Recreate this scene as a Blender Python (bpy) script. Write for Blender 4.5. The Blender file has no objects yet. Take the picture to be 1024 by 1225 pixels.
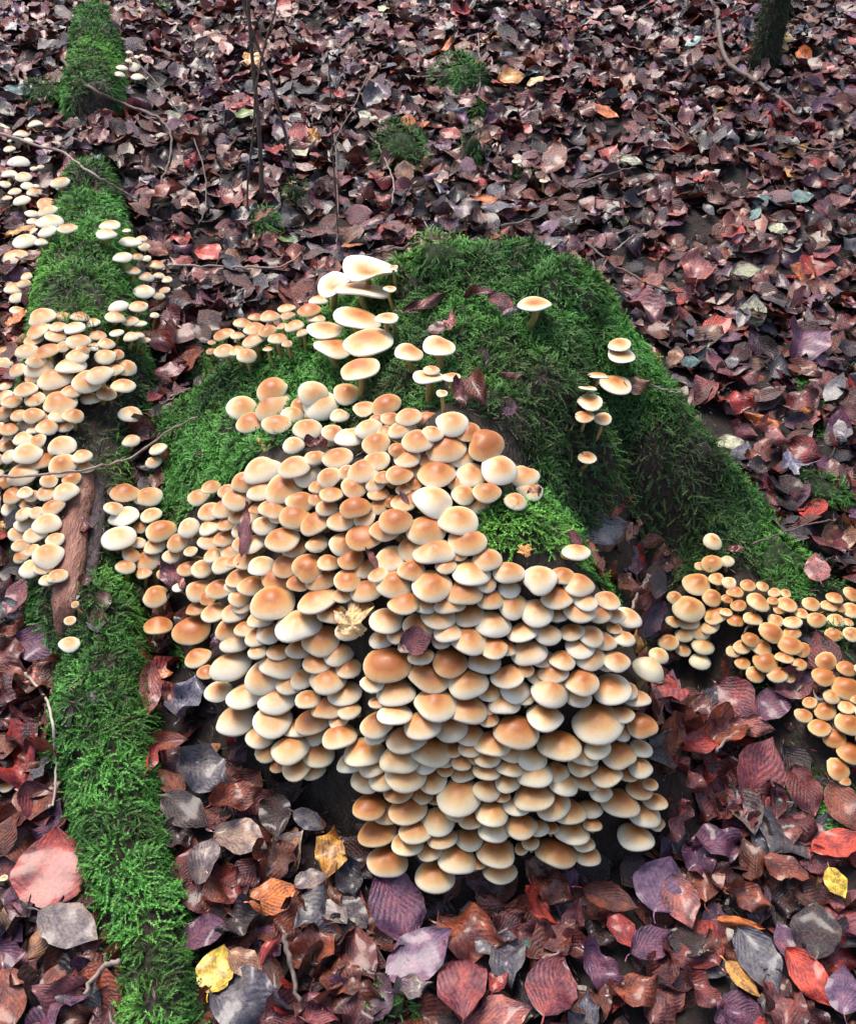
import bpy, math, random
import numpy as np
from mathutils import Vector, Matrix
random.seed(7); rng = np.random.default_rng(7)
S = bpy.context.scene
COL = S.collection

# ------------------------------------------------------------------ camera
F = 1313.0                                    # focal length in pixels of the 1024 x 1225 photograph
PITCH = math.radians(38)
CAM = np.array([0.0, 0.0, 1.06])
cd = bpy.data.cameras.new('camera'); cam = bpy.data.objects.new('camera', cd); COL.objects.link(cam)
cam.location = CAM; cam.rotation_euler = (math.radians(90) - PITCH, 0, 0)
cd.sensor_fit = 'VERTICAL'; cd.sensor_height = 24; cd.lens = 24 * F / 1225
cd.clip_start = 0.02; cd.clip_end = 200
S.camera = cam
# ------------------------------------------------------------------ light
w = bpy.data.worlds.new('World'); S.world = w; w.use_nodes = True
nt = w.node_tree; bg = nt.nodes['Background']
sky = nt.nodes.new('ShaderNodeTexSky'); sky.sky_type = 'NISHITA'; sky.sun_disc = False
SUN_EL, SUN_AZ = math.radians(64), math.radians(-35)
sky.sun_elevation = SUN_EL; sky.sun_rotation = SUN_AZ
sky.air_density = 1.0; sky.dust_density = 4.0; sky.ozone_density = 1.0
nt.links.new(sky.outputs[0], bg.inputs[0]); bg.inputs[1].default_value = 0.11
sl = bpy.data.lights.new('sun', 'SUN'); sl.energy = 1.9; sl.angle = math.radians(32); sl.color = (1, .94, .85)
so = bpy.data.objects.new('sun', sl); COL.objects.link(so)
sd = Vector((math.sin(SUN_AZ) * math.cos(SUN_EL), math.cos(SUN_AZ) * math.cos(SUN_EL), math.sin(SUN_EL)))
so.rotation_euler = sd.to_track_quat('Z', 'Y').to_euler(); so.location = (0, 0, 3)
S.view_settings.view_transform = 'Standard'; S.view_settings.look = 'None'
S.view_settings.exposure = 0.95; S.view_settings.gamma = 1; S.view_settings.use_curve_mapping = False

# ------------------------------------------------------------------ maths helpers
Fv = np.array([0, math.cos(PITCH), -math.sin(PITCH)]); Uv = np.array([0, math.sin(PITCH), math.cos(PITCH)])
def ray(px, py):
    return Fv + np.array([(px - 512) / F, 0, 0]) + Uv * ((612.5 - py) / F)
_lat = {}
def vnoise(x, y, s, seed):
    if seed not in _lat: _lat[seed] = np.random.default_rng(1000 + seed).random((256, 256))
    L = _lat[seed]; X = np.asarray(x) / s + 50; Y = np.asarray(y) / s + 50
    i = np.floor(X).astype(int); j = np.floor(Y).astype(int); u = X - i; v = Y - j
    u = u * u * (3 - 2 * u); v = v * v * (3 - 2 * v)
    a = L[i % 256, j % 256]; b = L[(i + 1) % 256, j % 256]; c = L[i % 256, (j + 1) % 256]; d = L[(i + 1) % 256, (j + 1) % 256]
    return (a * (1 - u) + b * u) * (1 - v) + (c * (1 - u) + d * u) * v * 1.0 - .5
def fbm(x, y, s, seed, n=3):
    r = 0; a = 1
    for k in range(n): r = r + a * vnoise(x, y, s, seed + k); a *= .5; s *= .5
    return r
SL = 0.14
def gbase(y): return SL * (y - .54)
def px_h(px, py, h):                          # pixel ray meets the sloping ground raised by h
    d = ray(px, py)
    t = (CAM[2] - h + SL * .54) / (SL * d[1] - d[2])
    p = CAM + t * d; return p[0], p[1]
# ------------------------------------------------------------------ the relief of the place (metres above the sloping ground)
MP = [(205,820,0),(255,945,0),(400,1010,0),(440,1100,-2),(600,1120,-2),(790,1075,-2),(835,930,0),(810,850,1),
 (600,1010,5),(500,1010,5),(740,970,6),(600,920,13),(450,920,10),(330,890,5),(740,870,14),(600,820,20),(450,800,20),(300,780,11),(245,760,5),
 (730,770,19),(600,720,26),(450,700,26),(300,680,18),(200,690,3),(680,700,25),(560,620,30.5),(420,600,29),(300,580,22),(230,640,9),(170,620,3),(185,520,3),(240,510,13),
 (300,460,18),(380,530,26),(460,460,30),(560,460,33),(640,510,31),(640,410,32),(560,390,34),(480,390,30),(400,440,25),(300,430,11),(255,415,2),(200,450,0),(270,380,0),
 (460,340,24),(540,320,28),(640,335,29),(700,345,28),(740,430,25),(780,500,20),(840,570,13),(900,630,5),(960,665,1),(700,560,23),(735,590,14),(770,560,17),(760,670,7),(730,540,24),
 (700,660,15),(785,740,4),(850,660,8),(850,720,6),(800,800,0),(880,770,4),(860,850,0),(920,690,6),(980,740,5),(1030,770,5),(1000,860,4),(1070,800,6),(1070,700,3),(960,640,0),(1000,590,-1),
 (1010,960,0),(925,880,0),(1090,930,1),(1120,640,-1),(1150,800,1),(1060,560,0),(960,540,0)]
WP = []
for a, b, h in MP:
    x, y = px_h(a, b, h / 100); WP.append((x, y, h / 100))
for x, y in [(-.55,1.05),(-.55,1.3),(-.4,1.45),(-.2,1.6),(0,1.68),(.2,1.68),(.31,1.52),(.40,1.40),(.50,1.28),(.62,1.14),(-.52,.85),(-.1,1.62),(.1,1.72),(.45,1.5),(-.5,.7),
             (-.8,1.2),(-.8,.8),(-.5,.5),(0,.5),(.4,.6),(.9,1.5),(.3,1.9),(-.3,1.9),(1.2,1.2)]:
    WP.append((x, y, -.02))
WP = np.array(WP)
def tpsk(r2): return np.where(r2 > 1e-12, .5 * r2 * np.log(r2 + 1e-12), 0)
n_ = len(WP); D2 = ((WP[:, None, :2] - WP[None, :, :2]) ** 2).sum(-1)
A = np.zeros((n_ + 3, n_ + 3)); A[:n_, :n_] = tpsk(D2) + np.eye(n_) * 1.2e-4
A[:n_, n_] = 1; A[:n_, n_ + 1:] = WP[:, :2]; A[n_:, :n_] = A[:n_, n_:].T
sol = np.linalg.solve(A, np.r_[WP[:, 2], 0, 0, 0])
def mound(x, y):
    x = np.asarray(x, float); y = np.asarray(y, float); sh = x.shape; X = x.ravel(); Y = y.ravel()
    r = sol[n_] + sol[n_ + 1] * X + sol[n_ + 2] * Y
    for k in range(n_): r = r + sol[k] * tpsk((X - WP[k, 0]) ** 2 + (Y - WP[k, 1]) ** 2)
    out = np.clip((np.maximum(abs(X - .12) - .75, 0) + np.maximum(abs(Y - 1.05) - .62, 0)) * 1.5, 0, 1)
    r = r - out * .3
    return np.maximum(r, -.05).reshape(sh)
LOG = [(114,-60,-1,3),(112,6,-1,3.5),(111,30,8,6.3),(106,95,8,6.6),(104,150,-1,4),(104,180,-1,4),(104,215,7,6),(95,300,12,8.6),(90,380,13,10),(82,450,12,10.5),(78,520,10,10),(80,600,8,9),(90,680,7,7.4),
       (116,760,7,5.4),(112,850,7.5,6.6),(134,950,6.5,5.0),(161,1060,7,4.6),(178,1160,7,4.3),(190,1260,7,4.3),(196,1330,7,4.3)]
LW = [(*px_h(a, b, h / 100), h / 100, r / 100) for a, b, h, r in LOG]
def ridge(x, y, P):
    x = np.asarray(x, float); y = np.asarray(y, float); best = np.full(x.shape, -.05)
    for (x0, y0, h0, r0), (x1, y1, h1, r1) in zip(P[:-1], P[1:]):
        dx, dy = x1 - x0, y1 - y0
        s = np.clip(((x - x0) * dx + (y - y0) * dy) / (dx * dx + dy * dy), 0, 1)
        d = np.hypot(x - x0 - s * dx, y - y0 - s * dy); h = h0 + (h1 - h0) * s; r = r0 + (r1 - r0) * s
        q = 1 - (d / r) ** 2
        best = np.maximum(best, np.where(q > 0, (h + .02) * np.sqrt(np.maximum(q, 0)) - .02, -.05))
    return best
GX = np.arange(-1.7, 1.7001, .005); GY = np.arange(.1, 3.8, .005)
gx, gy = np.meshgrid(GX, GY, indexing='ij')
def floor_h(x, y): return fbm(x, y, .45, 1) * .05 + fbm(x, y, .12, 5) * .018
H_fl = floor_h(gx, gy)
mh = mound(gx[::2, ::2], gy[::2, ::2])
def up2(a, shape):
    b = np.repeat(np.repeat(a, 2, 0), 2, 1)[:shape[0] + 1, :shape[1] + 1]
    b = (b + np.roll(b, 1, 0)) / 2; b = (b + np.roll(b, 1, 1)) / 2
    return b[:shape[0], :shape[1]]
H_mo = up2(mh, gx.shape)
H_mo = H_mo + (fbm(gx, gy, .15, 31, 1) * .036 + fbm(gx, gy, .09, 11) * .034 + np.abs(fbm(gx, gy, .045, 15)) * .026) * np.clip(H_mo / .06, 0, 1)
H_lg = ridge(gx, gy, LW); H_lg = H_lg + (fbm(gx, gy, .06, 21) * .024 + np.abs(fbm(gx, gy, .04, 25)) * .018) * (H_lg > -.01)
H_all = np.maximum(np.maximum(H_fl, H_mo), H_lg)
Z_all = H_all + gbase(gy)
def lut(G, x, y):
    x = np.asarray(x, float); y = np.asarray(y, float)
    i = np.clip((x - GX[0]) / .005, 0, len(GX) - 2.001); j = np.clip((y - GY[0]) / .005, 0, len(GY) - 2.001)
    a = i.astype(int); b = j.astype(int); u = i - a; v = j - b
    return (G[a, b] * (1 - u) + G[a + 1, b] * u) * (1 - v) + (G[a, b + 1] * (1 - u) + G[a + 1, b + 1] * u) * v
def maxf(G, r):
    o = G.copy(); R = int(r / .005)
    for a in range(-R, R + 1):
        for b in range(-R, R + 1):
            if a * a + b * b <= R * R: o = np.maximum(o, np.roll(np.roll(G, a, 0), b, 1) - (a * a + b * b) * .25 * .005 * .005 / .02)
    return o
def blur(G, R):
    for ax in (0, 1):
        acc = 0
        for a in range(-R, R + 1): acc = acc + np.roll(G, a, ax)
        G = acc / (2 * R + 1)
    return G
Z_off = blur(maxf(Z_all, .02), 3)
def cast(px, py, c=0.0, G=None):
    G = Z_all if G is None else G
    d = ray(px, py); t = np.arange(.7, 4.2, .002)
    p = CAM[None] + t[:, None] * d[None]
    k = np.argmax(p[:, 2] < lut(G, p[:, 0], p[:, 1]) + c)
    return p[k], t[k]
def nrm(x, y, G=None):
    G = Z_all if G is None else G; e = .012
    v = np.array([lut(G, x - e, y) - lut(G, x + e, y), lut(G, x, y - e) - lut(G, x, y + e), 2 * e])
    return v / np.linalg.norm(v)
def to_px(P):
    v = np.asarray(P) - CAM; dz = v @ Fv
    return 512 + F * v[..., 0] / dz, 612.5 - F * (v @ Uv) / dz

# ------------------------------------------------------------------ object helpers
def tag(o, label=None, cat=None, group=None, kind=None):
    if label: o['label'] = label
    if cat: o['category'] = cat
    if group: o['group'] = group
    if kind: o['kind'] = kind
    return o
def make_mesh(name, V, Fc, cols=None, colname='tint', smooth=True, mats=(), mi=None, extra=None):
    V = np.asarray(V, np.float32); Fc = np.asarray(Fc, np.int32)
    me = bpy.data.meshes.new(name); nf, k = Fc.shape
    me.vertices.add(len(V)); me.vertices.foreach_set('co', V.ravel())
    me.loops.add(nf * k); me.loops.foreach_set('vertex_index', Fc.ravel())
    me.polygons.add(nf); me.polygons.foreach_set('loop_start', np.arange(0, nf * k, k, dtype=np.int32))
    if smooth: me.polygons.foreach_set('use_smooth', np.ones(nf, bool))
    for m in mats: me.materials.append(m)
    if mi is not None: me.polygons.foreach_set('material_index', np.asarray(mi, np.int32))
    me.update(calc_edges=True)
    if cols is not None:
        at = me.attributes.new(colname, 'FLOAT_COLOR', 'POINT')
        c = np.ones((len(V), 4), np.float32); c[:, :3] = cols; at.data.foreach_set('color', c.ravel())
    for nme, vec in (extra or {}).items():
        at = me.attributes.new(nme, 'FLOAT_VECTOR', 'POINT'); at.data.foreach_set('vector', np.asarray(vec, np.float32).ravel())
    me.validate(); return me
def link(name, me, parent=None):
    o = bpy.data.objects.new(name, me); COL.objects.link(o)
    if parent: o.parent = parent
    return o
def empty(name, loc=(0, 0, 0)):
    o = bpy.data.objects.new(name, None); COL.objects.link(o); o.location = loc; o.empty_display_size = .01; return o
def tube(P, R, n=8, rough=0, seed=0):
    P = np.asarray(P, float); V = []; Fc = []; m = len(P); rg = np.random.default_rng(seed)
    for i in range(m):
        T = P[min(i + 1, m - 1)] - P[max(i - 1, 0)]; T /= np.linalg.norm(T) + 1e-9
        a = np.cross(T, [0, 0, 1.0]) if abs(T[2]) < .9 else np.cross(T, [0, 1.0, 0]); a /= np.linalg.norm(a); b = np.cross(T, a)
        for k in range(n):
            q = 2 * math.pi * k / n; r = R[i] * (1 + rough * (rg.random() - .5)); V.append(P[i] + r * (a * math.cos(q) + b * math.sin(q)))
    for i in range(m - 1):
        for k in range(n): Fc.append((i * n + k, i * n + (k + 1) % n, (i + 1) * n + (k + 1) % n, (i + 1) * n + k))
    for e, base in ((0, 0), (1, (m - 1) * n)):
        V.append(P[-1] if e else P[0]); c = len(V) - 1
        for k in range(n): Fc.append((c, base + k, base + (k + 1) % n, c) if e else (c, base + (k + 1) % n, base + k, c))
    return np.array(V), Fc
def pymesh(name, V, Fc, mats, smooth=True):
    me = bpy.data.meshes.new(name); me.from_pydata([tuple(v) for v in V], [], [tuple(dict.fromkeys(f)) for f in Fc])
    for m in mats: me.materials.append(m)
    if smooth: me.polygons.foreach_set('use_smooth', [True] * len(me.polygons))
    me.update(); return me
def spline(pts, n):
    P = np.asarray(pts, float); m = len(P); t = np.linspace(0, m - 1, n); out = []
    for q in t:
        i = min(int(q), m - 2); u = q - i; p0 = P[max(i - 1, 0)]; p1 = P[i]; p2 = P[i + 1]; p3 = P[min(i + 2, m - 1)]
        out.append(.5 * ((2 * p1) + (-p0 + p2) * u + (2 * p0 - 5 * p1 + 4 * p2 - p3) * u * u + (-p0 + 3 * p1 - 3 * p2 + p3) * u ** 3))
    return np.array(out)

# ------------------------------------------------------------------ materials
class N:
    def __init__(s, name):
        s.m = bpy.data.materials.new(name); s.m.use_nodes = True; s.t = s.m.node_tree; s.b = s.t.nodes['Principled BSDF']
    def n(s, typ, **kw):
        x = s.t.nodes.new(typ)
        for k, v in kw.items():
            if isinstance(k, str) and k.startswith('i_'): x.inputs[k[2:]].default_value = v
            else: setattr(x, k, v)
        return x
    def l(s, a, b): s.t.links.new(a, b)
    def noise(s, scale, detail=3, vec=None, rough=.6):
        x = s.n('ShaderNodeTexNoise'); x.inputs['Scale'].default_value = scale; x.inputs['Detail'].default_value = detail; x.inputs['Roughness'].default_value = rough
        if vec is not None: s.l(vec, x.inputs['Vector'])
        return x
    def ramp(s, fac, stops):
        r = s.n('ShaderNodeValToRGB'); e = r.color_ramp.elements
        while len(e) < len(stops): e.new(.5)
        for k, (p, c) in enumerate(stops): e[k].position = p; e[k].color = (*c, 1)
        s.l(fac, r.inputs[0]); return r
    def mix(s, fac, a, b, mode='MIX'):
        x = s.n('ShaderNodeMix', data_type='RGBA', blend_type=mode)
        for v, i in ((fac, 0), (a, 6), (b, 7)):
            if hasattr(v, 'links'): s.l(v, x.inputs[i])
            elif i == 0: x.inputs[0].default_value = v
            else: x.inputs[i].default_value = (*v, 1)
        return x.outputs[2]
    def math(s, op, a, b=None, c=None):
        x = s.n('ShaderNodeMath', operation=op)
        for i, v in enumerate((a, b, c)):
            if v is None: continue
            if hasattr(v, 'links'): s.l(v, x.inputs[i])
            else: x.inputs[i].default_value = v
        return x.outputs[0]
    def bump(s, h, strength=.3, dist=.002):
        x = s.n('ShaderNodeBump'); x.inputs['Strength'].default_value = strength; x.inputs['Distance'].default_value = dist
        s.l(h, x.inputs['Height']); s.l(x.outputs[0], s.b.inputs['Normal']); return x

def mat_soil():
    k = N('soil'); g = k.n('ShaderNodeTexCoord').outputs['Object']
    n1 = k.noise(14, 5, g); n2 = k.noise(90, 4, g)
    c = k.ramp(n1.outputs[0], [(.3, (.008, .005, .005)), (.6, (.02, .012, .01)), (.8, (.035, .02, .015))])
    k.l(c.outputs[0], k.b.inputs['Base Color']); k.b.inputs['Roughness'].default_value = .85; k.bump(n2.outputs[0], .8, .008); return k.m
def mat_wood(name, a, b, c, sc=30):
    k = N(name); g = k.n('ShaderNodeTexCoord').outputs['Object']
    mp = k.n('ShaderNodeMapping'); mp.inputs['Scale'].default_value = (3, .6, 1); k.l(g, mp.inputs[0])
    n1 = k.noise(sc, 6, mp.outputs[0], .7); n2 = k.noise(sc * 5, 4, mp.outputs[0])
    r = k.ramp(n1.outputs[0], [(.3, a), (.52, b), (.72, c)])
    k.l(r.outputs[0], k.b.inputs['Base Color']); k.b.inputs['Roughness'].default_value = .55
    h = k.math('ADD', n1.outputs[0], n2.outputs[0]); k.bump(h, .9, .006); return k.m
def mat_moss():
    k = N('moss'); a = k.n('ShaderNodeAttribute', attribute_name='tint'); k.l(a.outputs['Color'], k.b.inputs['Base Color'])
    k.b.inputs['Roughness'].default_value = .6; k.b.inputs['Specular IOR Level'].default_value = .3
    return k.m
def mat_leaf():
    k = N('leaf'); a = k.n('ShaderNodeAttribute', attribute_name='tint'); uv = k.n('ShaderNodeAttribute', attribute_name='leaf_uv')
    oi = k.n('ShaderNodeObjectInfo'); geo = k.n('ShaderNodeNewGeometry')
    base = k.mix(1.0, a.outputs['Color'], oi.outputs['Color'], 'MULTIPLY')
    sx = k.n('ShaderNodeSeparateXYZ'); k.l(uv.outputs['Vector'], sx.inputs[0])
    av = k.math('ABSOLUTE', sx.outputs[0])
    mid = k.math('LESS_THAN', av, .035)
    s = k.math('SUBTRACT', sx.outputs[1], k.math('MULTIPLY', av, .55))
    saw = k.math('PINGPONG', k.math('MULTIPLY', s, 8.0), .5)
    sv = k.n('ShaderNodeMapRange', interpolation_type='SMOOTHSTEP'); sv.inputs[1].default_value = .0; sv.inputs[2].default_value = .12; sv.inputs[3].default_value = 1; sv.inputs[4].default_value = 0; k.l(saw, sv.inputs[0])
    vein = k.math('MAXIMUM', mid, k.math('MULTIPLY', sv.outputs[0], .55))
    # blotches of decay and wet sheen, seeded per leaf
    ms = k.n('ShaderNodeVectorMath', operation='MULTIPLY'); ms.inputs[1].default_value = (.36, 1, 1); k.l(uv.outputs['Vector'], ms.inputs[0])
    off = k.n('ShaderNodeVectorMath', operation='ADD'); k.l(ms.outputs[0], off.inputs[0])
    cb = k.n('ShaderNodeCombineXYZ'); k.l(k.math('MULTIPLY', oi.outputs['Random'], 37.0), cb.inputs[0]); k.l(cb.outputs[0], off.inputs[1])
    n1 = k.noise(3.0, 4, off.outputs[0], .65); n2 = k.noise(16, 5, off.outputs[0], .7)
    d = k.ramp(n1.outputs[0], [(.32, (.26, .20, .27)), (.44, (.72, .62, .74)), (.52, (1.0, .95, .92)), (.66, (1.65, 1.3, 1.05))])
    c1 = k.mix(1.0, base, d.outputs[0], 'MULTIPLY')
    d2 = k.ramp(n2.outputs[0], [(.38, (.45, .42, .45)), (.58, (1.15, 1.08, 1.08))])
    c2 = k.mix(.8, c1, d2.outputs[0], 'MULTIPLY')
    lighter = k.mix(1.0, c2, (1.55, 1.45, 1.35), 'MULTIPLY')
    c3 = k.mix(k.math('MULTIPLY', vein, .6), c2, lighter)
    bk = k.mix(1.0, c3, (1.25, 1.2, 1.25), 'MULTIPLY')
    c4 = k.mix(geo.outputs['Backfacing'], c3, bk)
    k.l(c4, k.b.inputs['Base Color'])
    r = k.n('ShaderNodeMapRange'); r.inputs[3].default_value = .10; r.inputs[4].default_value = .42; k.l(n1.outputs[0], r.inputs[0]); k.l(r.outputs[0], k.b.inputs['Roughness'])
    hh = k.math('ADD', k.math('MULTIPLY', saw, .8), k.math('MULTIPLY', n2.outputs[0], 1.7))
    k.b.inputs['Coat Weight'].default_value = .45; k.b.inputs['Coat Roughness'].default_value = .16
    k.bump(hh, .6, .0022); return k.m
def mat_cap():
    k = N('cap_skin'); a = k.n('ShaderNodeAttribute', attribute_name='cap_uv'); oi = k.n('ShaderNodeObjectInfo'); tc = k.n('ShaderNodeTexCoord')
    ti = k.n('ShaderNodeAttribute', attribute_name='tint')
    sx = k.n('ShaderNodeSeparateXYZ'); k.l(a.outputs['Vector'], sx.inputs[0])   # x: 0 centre .. 1 rim, y: own number
    tb = k.mix(1.0, ti.outputs['Color'], oi.outputs['Color'], 'MULTIPLY'); sc = k.n('ShaderNodeSeparateColor'); k.l(tb, sc.inputs[0])
    rnd = k.math('ADD', oi.outputs['Random'], sx.outputs[1])
    pos = k.n('ShaderNodeVectorMath', operation='ADD'); cb = k.n('ShaderNodeCombineXYZ'); k.l(k.math('MULTIPLY', rnd, 23.0), cb.inputs[2])
    k.l(a.outputs['Vector'], pos.inputs[0]); k.l(cb.outputs[0], pos.inputs[1])
    obp = k.n('ShaderNodeVectorMath', operation='ADD'); k.l(tc.outputs['Object'], obp.inputs[0]); k.l(cb.outputs[0], obp.inputs[1])
    n1 = k.noise(1.6, 3, obp.outputs[0]); n2 = k.noise(9, 5, obp.outputs[0], .7)
    rr = k.math('ADD', sx.outputs[0], k.math('MULTIPLY', k.math('SUBTRACT', n1.outputs[0], .5), .30))
    rr = k.math('ADD', rr, k.math('MULTIPLY', k.math('SUBTRACT', n2.outputs[0], .5), .10))
    rr = k.math('ADD', rr, k.math('MULTIPLY', k.math('SUBTRACT', sc.outputs[0], .5), -.9))   # red of the tint: wider orange
    cr = k.ramp(rr, [(.0, (.45, .15, .045)), (.12, (.60, .25, .08)), (.30, (.74, .41, .175)), (.46, (.83, .61, .36)), (.62, (.89, .78, .58)), (.84, (.88, .83, .70))])
    yel = k.mix(1.0, cr.outputs[0], (.92, .88, .58), 'MULTIPLY')
    c = k.mix(sc.outputs[1], yel, cr.outputs[0])                                             # green of the tint: 1 plain, 0 yellow
    drk = k.mix(1.0, c, (.80, .74, .70), 'MULTIPLY'); c = k.mix(sc.outputs[2], drk, c)        # blue of the tint: 1 clean, 0 aged
    n3 = k.noise(45, 3, obp.outputs[0], .7); sp = k.ramp(n3.outputs[0], [(.28, (.55, .42, .32)), (.36, (1, 1, 1))])
    c = k.mix(.8, c, sp.outputs[0], 'MULTIPLY')
    n4 = k.noise(2.6, 5, obp.outputs[0], .75); st = k.ramp(n4.outputs[0], [(.30, (.80, .66, .52)), (.42, (1, 1, 1)), (.9, (1.0, .98, .95))]); c = k.mix(.55, c, st.outputs[0], 'MULTIPLY')
    k.l(c, k.b.inputs['Base Color']); k.b.inputs['Roughness'].default_value = .4
    k.b.inputs['Subsurface Weight'].default_value = .0
    k.bump(n2.outputs[0], .2, .0015); return k.m
def mat_plain(name, c, rough=.6, var=.3, sc=60, bump=.4):
    k = N(name); g = k.n('ShaderNodeTexCoord').outputs['Object']; n1 = k.noise(sc, 5, g)
    r = k.ramp(n1.outputs[0], [(.3, tuple(x * (1 - var) for x in c)), (.7, tuple(min(1, x * (1 + var)) for x in c))])
    k.l(r.outputs[0], k.b.inputs['Base Color']); k.b.inputs['Roughness'].default_value = rough; k.bump(n1.outputs[0], bump, .002); return k.m
M_soil = mat_soil(); M_bark = mat_wood('dark_bark', (.012, .009, .006), (.035, .022, .014), (.07, .045, .03))
M_red = mat_wood('bare_red_wood', (.10, .035, .025), (.30, .13, .095), (.48, .27, .2), 22)
M_moss = mat_moss(); M_leaf = mat_leaf(); M_cap = mat_cap()
M_gill = mat_plain('gills', (.50, .46, .36), .7, .15, 90); M_stem = mat_plain('stem_flesh', (.46, .31, .10), .55, .35, 8, .2)
M_twig = mat_plain('twig_bark', (.14, .10, .085), .7, .5, 120); M_twig2 = mat_plain('grey_twig_bark', (.30, .23, .2), .7, .4, 120)
M_mossbase = mat_plain('moss_mat', (.02, .035, .01), .9, .5, 60, .8)

# ------------------------------------------------------------------ ground, stump and log
def grid_mesh(name, x0, x1, y0, y1, st, zf, keep=None, mats=()):
    X = np.arange(x0, x1 + 1e-6, st); Y = np.arange(y0, y1 + 1e-6, st); a, b = np.meshgrid(X, Y, indexing='ij'); z = zf(a, b)
    V = np.stack([a, b, z], -1).reshape(-1, 3); nx, ny = a.shape; i = np.arange(nx * ny).reshape(nx, ny)
    Q = np.stack([i[:-1, :-1], i[1:, :-1], i[1:, 1:], i[:-1, 1:]], -1).reshape(-1, 4)
    if keep is not None:
        K = keep(a, b).reshape(-1); Q = Q[K[Q].any(1)]; u, inv = np.unique(Q, return_inverse=True); V = V[u]; Q = inv.reshape(Q.shape)
    return make_mesh(name, V, Q, mats=mats)
def far_z(x, y):
    inside = (abs(x) < 1.65) & (y > .15) & (y < 3.7)
    return gbase(y) + floor_h(x, y) + np.where(inside, 0, fbm(x, y, 2.5, 41) * .25 * np.clip((np.hypot(x, y - 1.8) - 2.2) / 3, 0, 1))
gs = np.unique(np.r_[np.linspace(-60, -6, 28), np.linspace(-6, -2, 21), np.arange(-2, 2.01, .03), np.linspace(2, 6, 21), np.linspace(6, 60, 28)])
gsy = np.unique(np.r_[np.linspace(-50, -4, 24), np.linspace(-4, 0, 20), np.arange(0, 4.01, .03), np.linspace(4, 9, 24), np.linspace(9, 70, 30)])
a, b = np.meshgrid(gs, gsy, indexing='ij'); V = np.stack([a, b, far_z(a, b)], -1).reshape(-1, 3); i = np.arange(a.size).reshape(a.shape)
Q = np.stack([i[:-1, :-1], i[1:, :-1], i[1:, 1:], i[:-1, 1:]], -1).reshape(-1, 4)
fl = link('forest_floor', make_mesh('forest_floor', V, Q, mats=[M_soil])); tag(fl, kind='structure')

stump = empty('mossy_stump', (.05, 1.0, gbase(1.0)))
tag(stump, 'old rotten tree stump under thick green moss carrying the big mushroom clump', 'tree stump')
def child(name, me, parent):
    o = link(name, me, parent); o.matrix_parent_inverse = Matrix.Translation(-Vector(parent.location)); return o
child('wood', grid_mesh('stump_wood', -.7, 1.0, .45, 1.75, .01, lambda x, y: lut(H_mo, x, y) + gbase(y), lambda x, y: lut(H_mo, x, y) > lut(H_fl, x, y) - .015, [M_bark]), stump)
log = empty('fallen_log', (LW[6][0], LW[6][1], gbase(LW[6][1])))
tag(log, 'long mossy fallen log running down the left side of the photo', 'log')
child('wood', grid_mesh('log_wood', -1.5, 0, .1, 3.7, .01, lambda x, y: lut(H_lg, x, y) + gbase(y), lambda x, y: lut(H_lg, x, y) > lut(H_fl, x, y) - .02, [M_bark]), log)
# the strip of bare reddish wood on the log
pts = [cast(px, py, -.004)[0] for px, py in [(104,560),(98,590),(92,620),(86,650),(84,690),(80,730),(76,770)]]
Vt, Ft = tube(spline(pts, 22), list(np.interp(np.linspace(0, 1, 22), [0, .2, .5, .8, 1], [.010, .019, .022, .018, .008])), 12, .28, 3)
child('bare_wood', pymesh('bare_wood', Vt, Ft, [M_red]), log)['label'] = 'strip of bare red-brown rotten wood'
pts = [cast(px, py, -.002)[0] for px, py in [(118,575),(116,620),(112,660),(106,700)]]
Vt, Ft = tube(spline(pts, 14), list(np.interp(np.linspace(0, 1, 14), [0, .5, 1], [.008, .013, .006])), 9, .4, 4)
child('bark_ridge', pymesh('bark_ridge', Vt, Ft, [mat_wood('purple_bark', (.03, .02, .025), (.09, .06, .07), (.18, .13, .15), 40)]), log)

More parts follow.
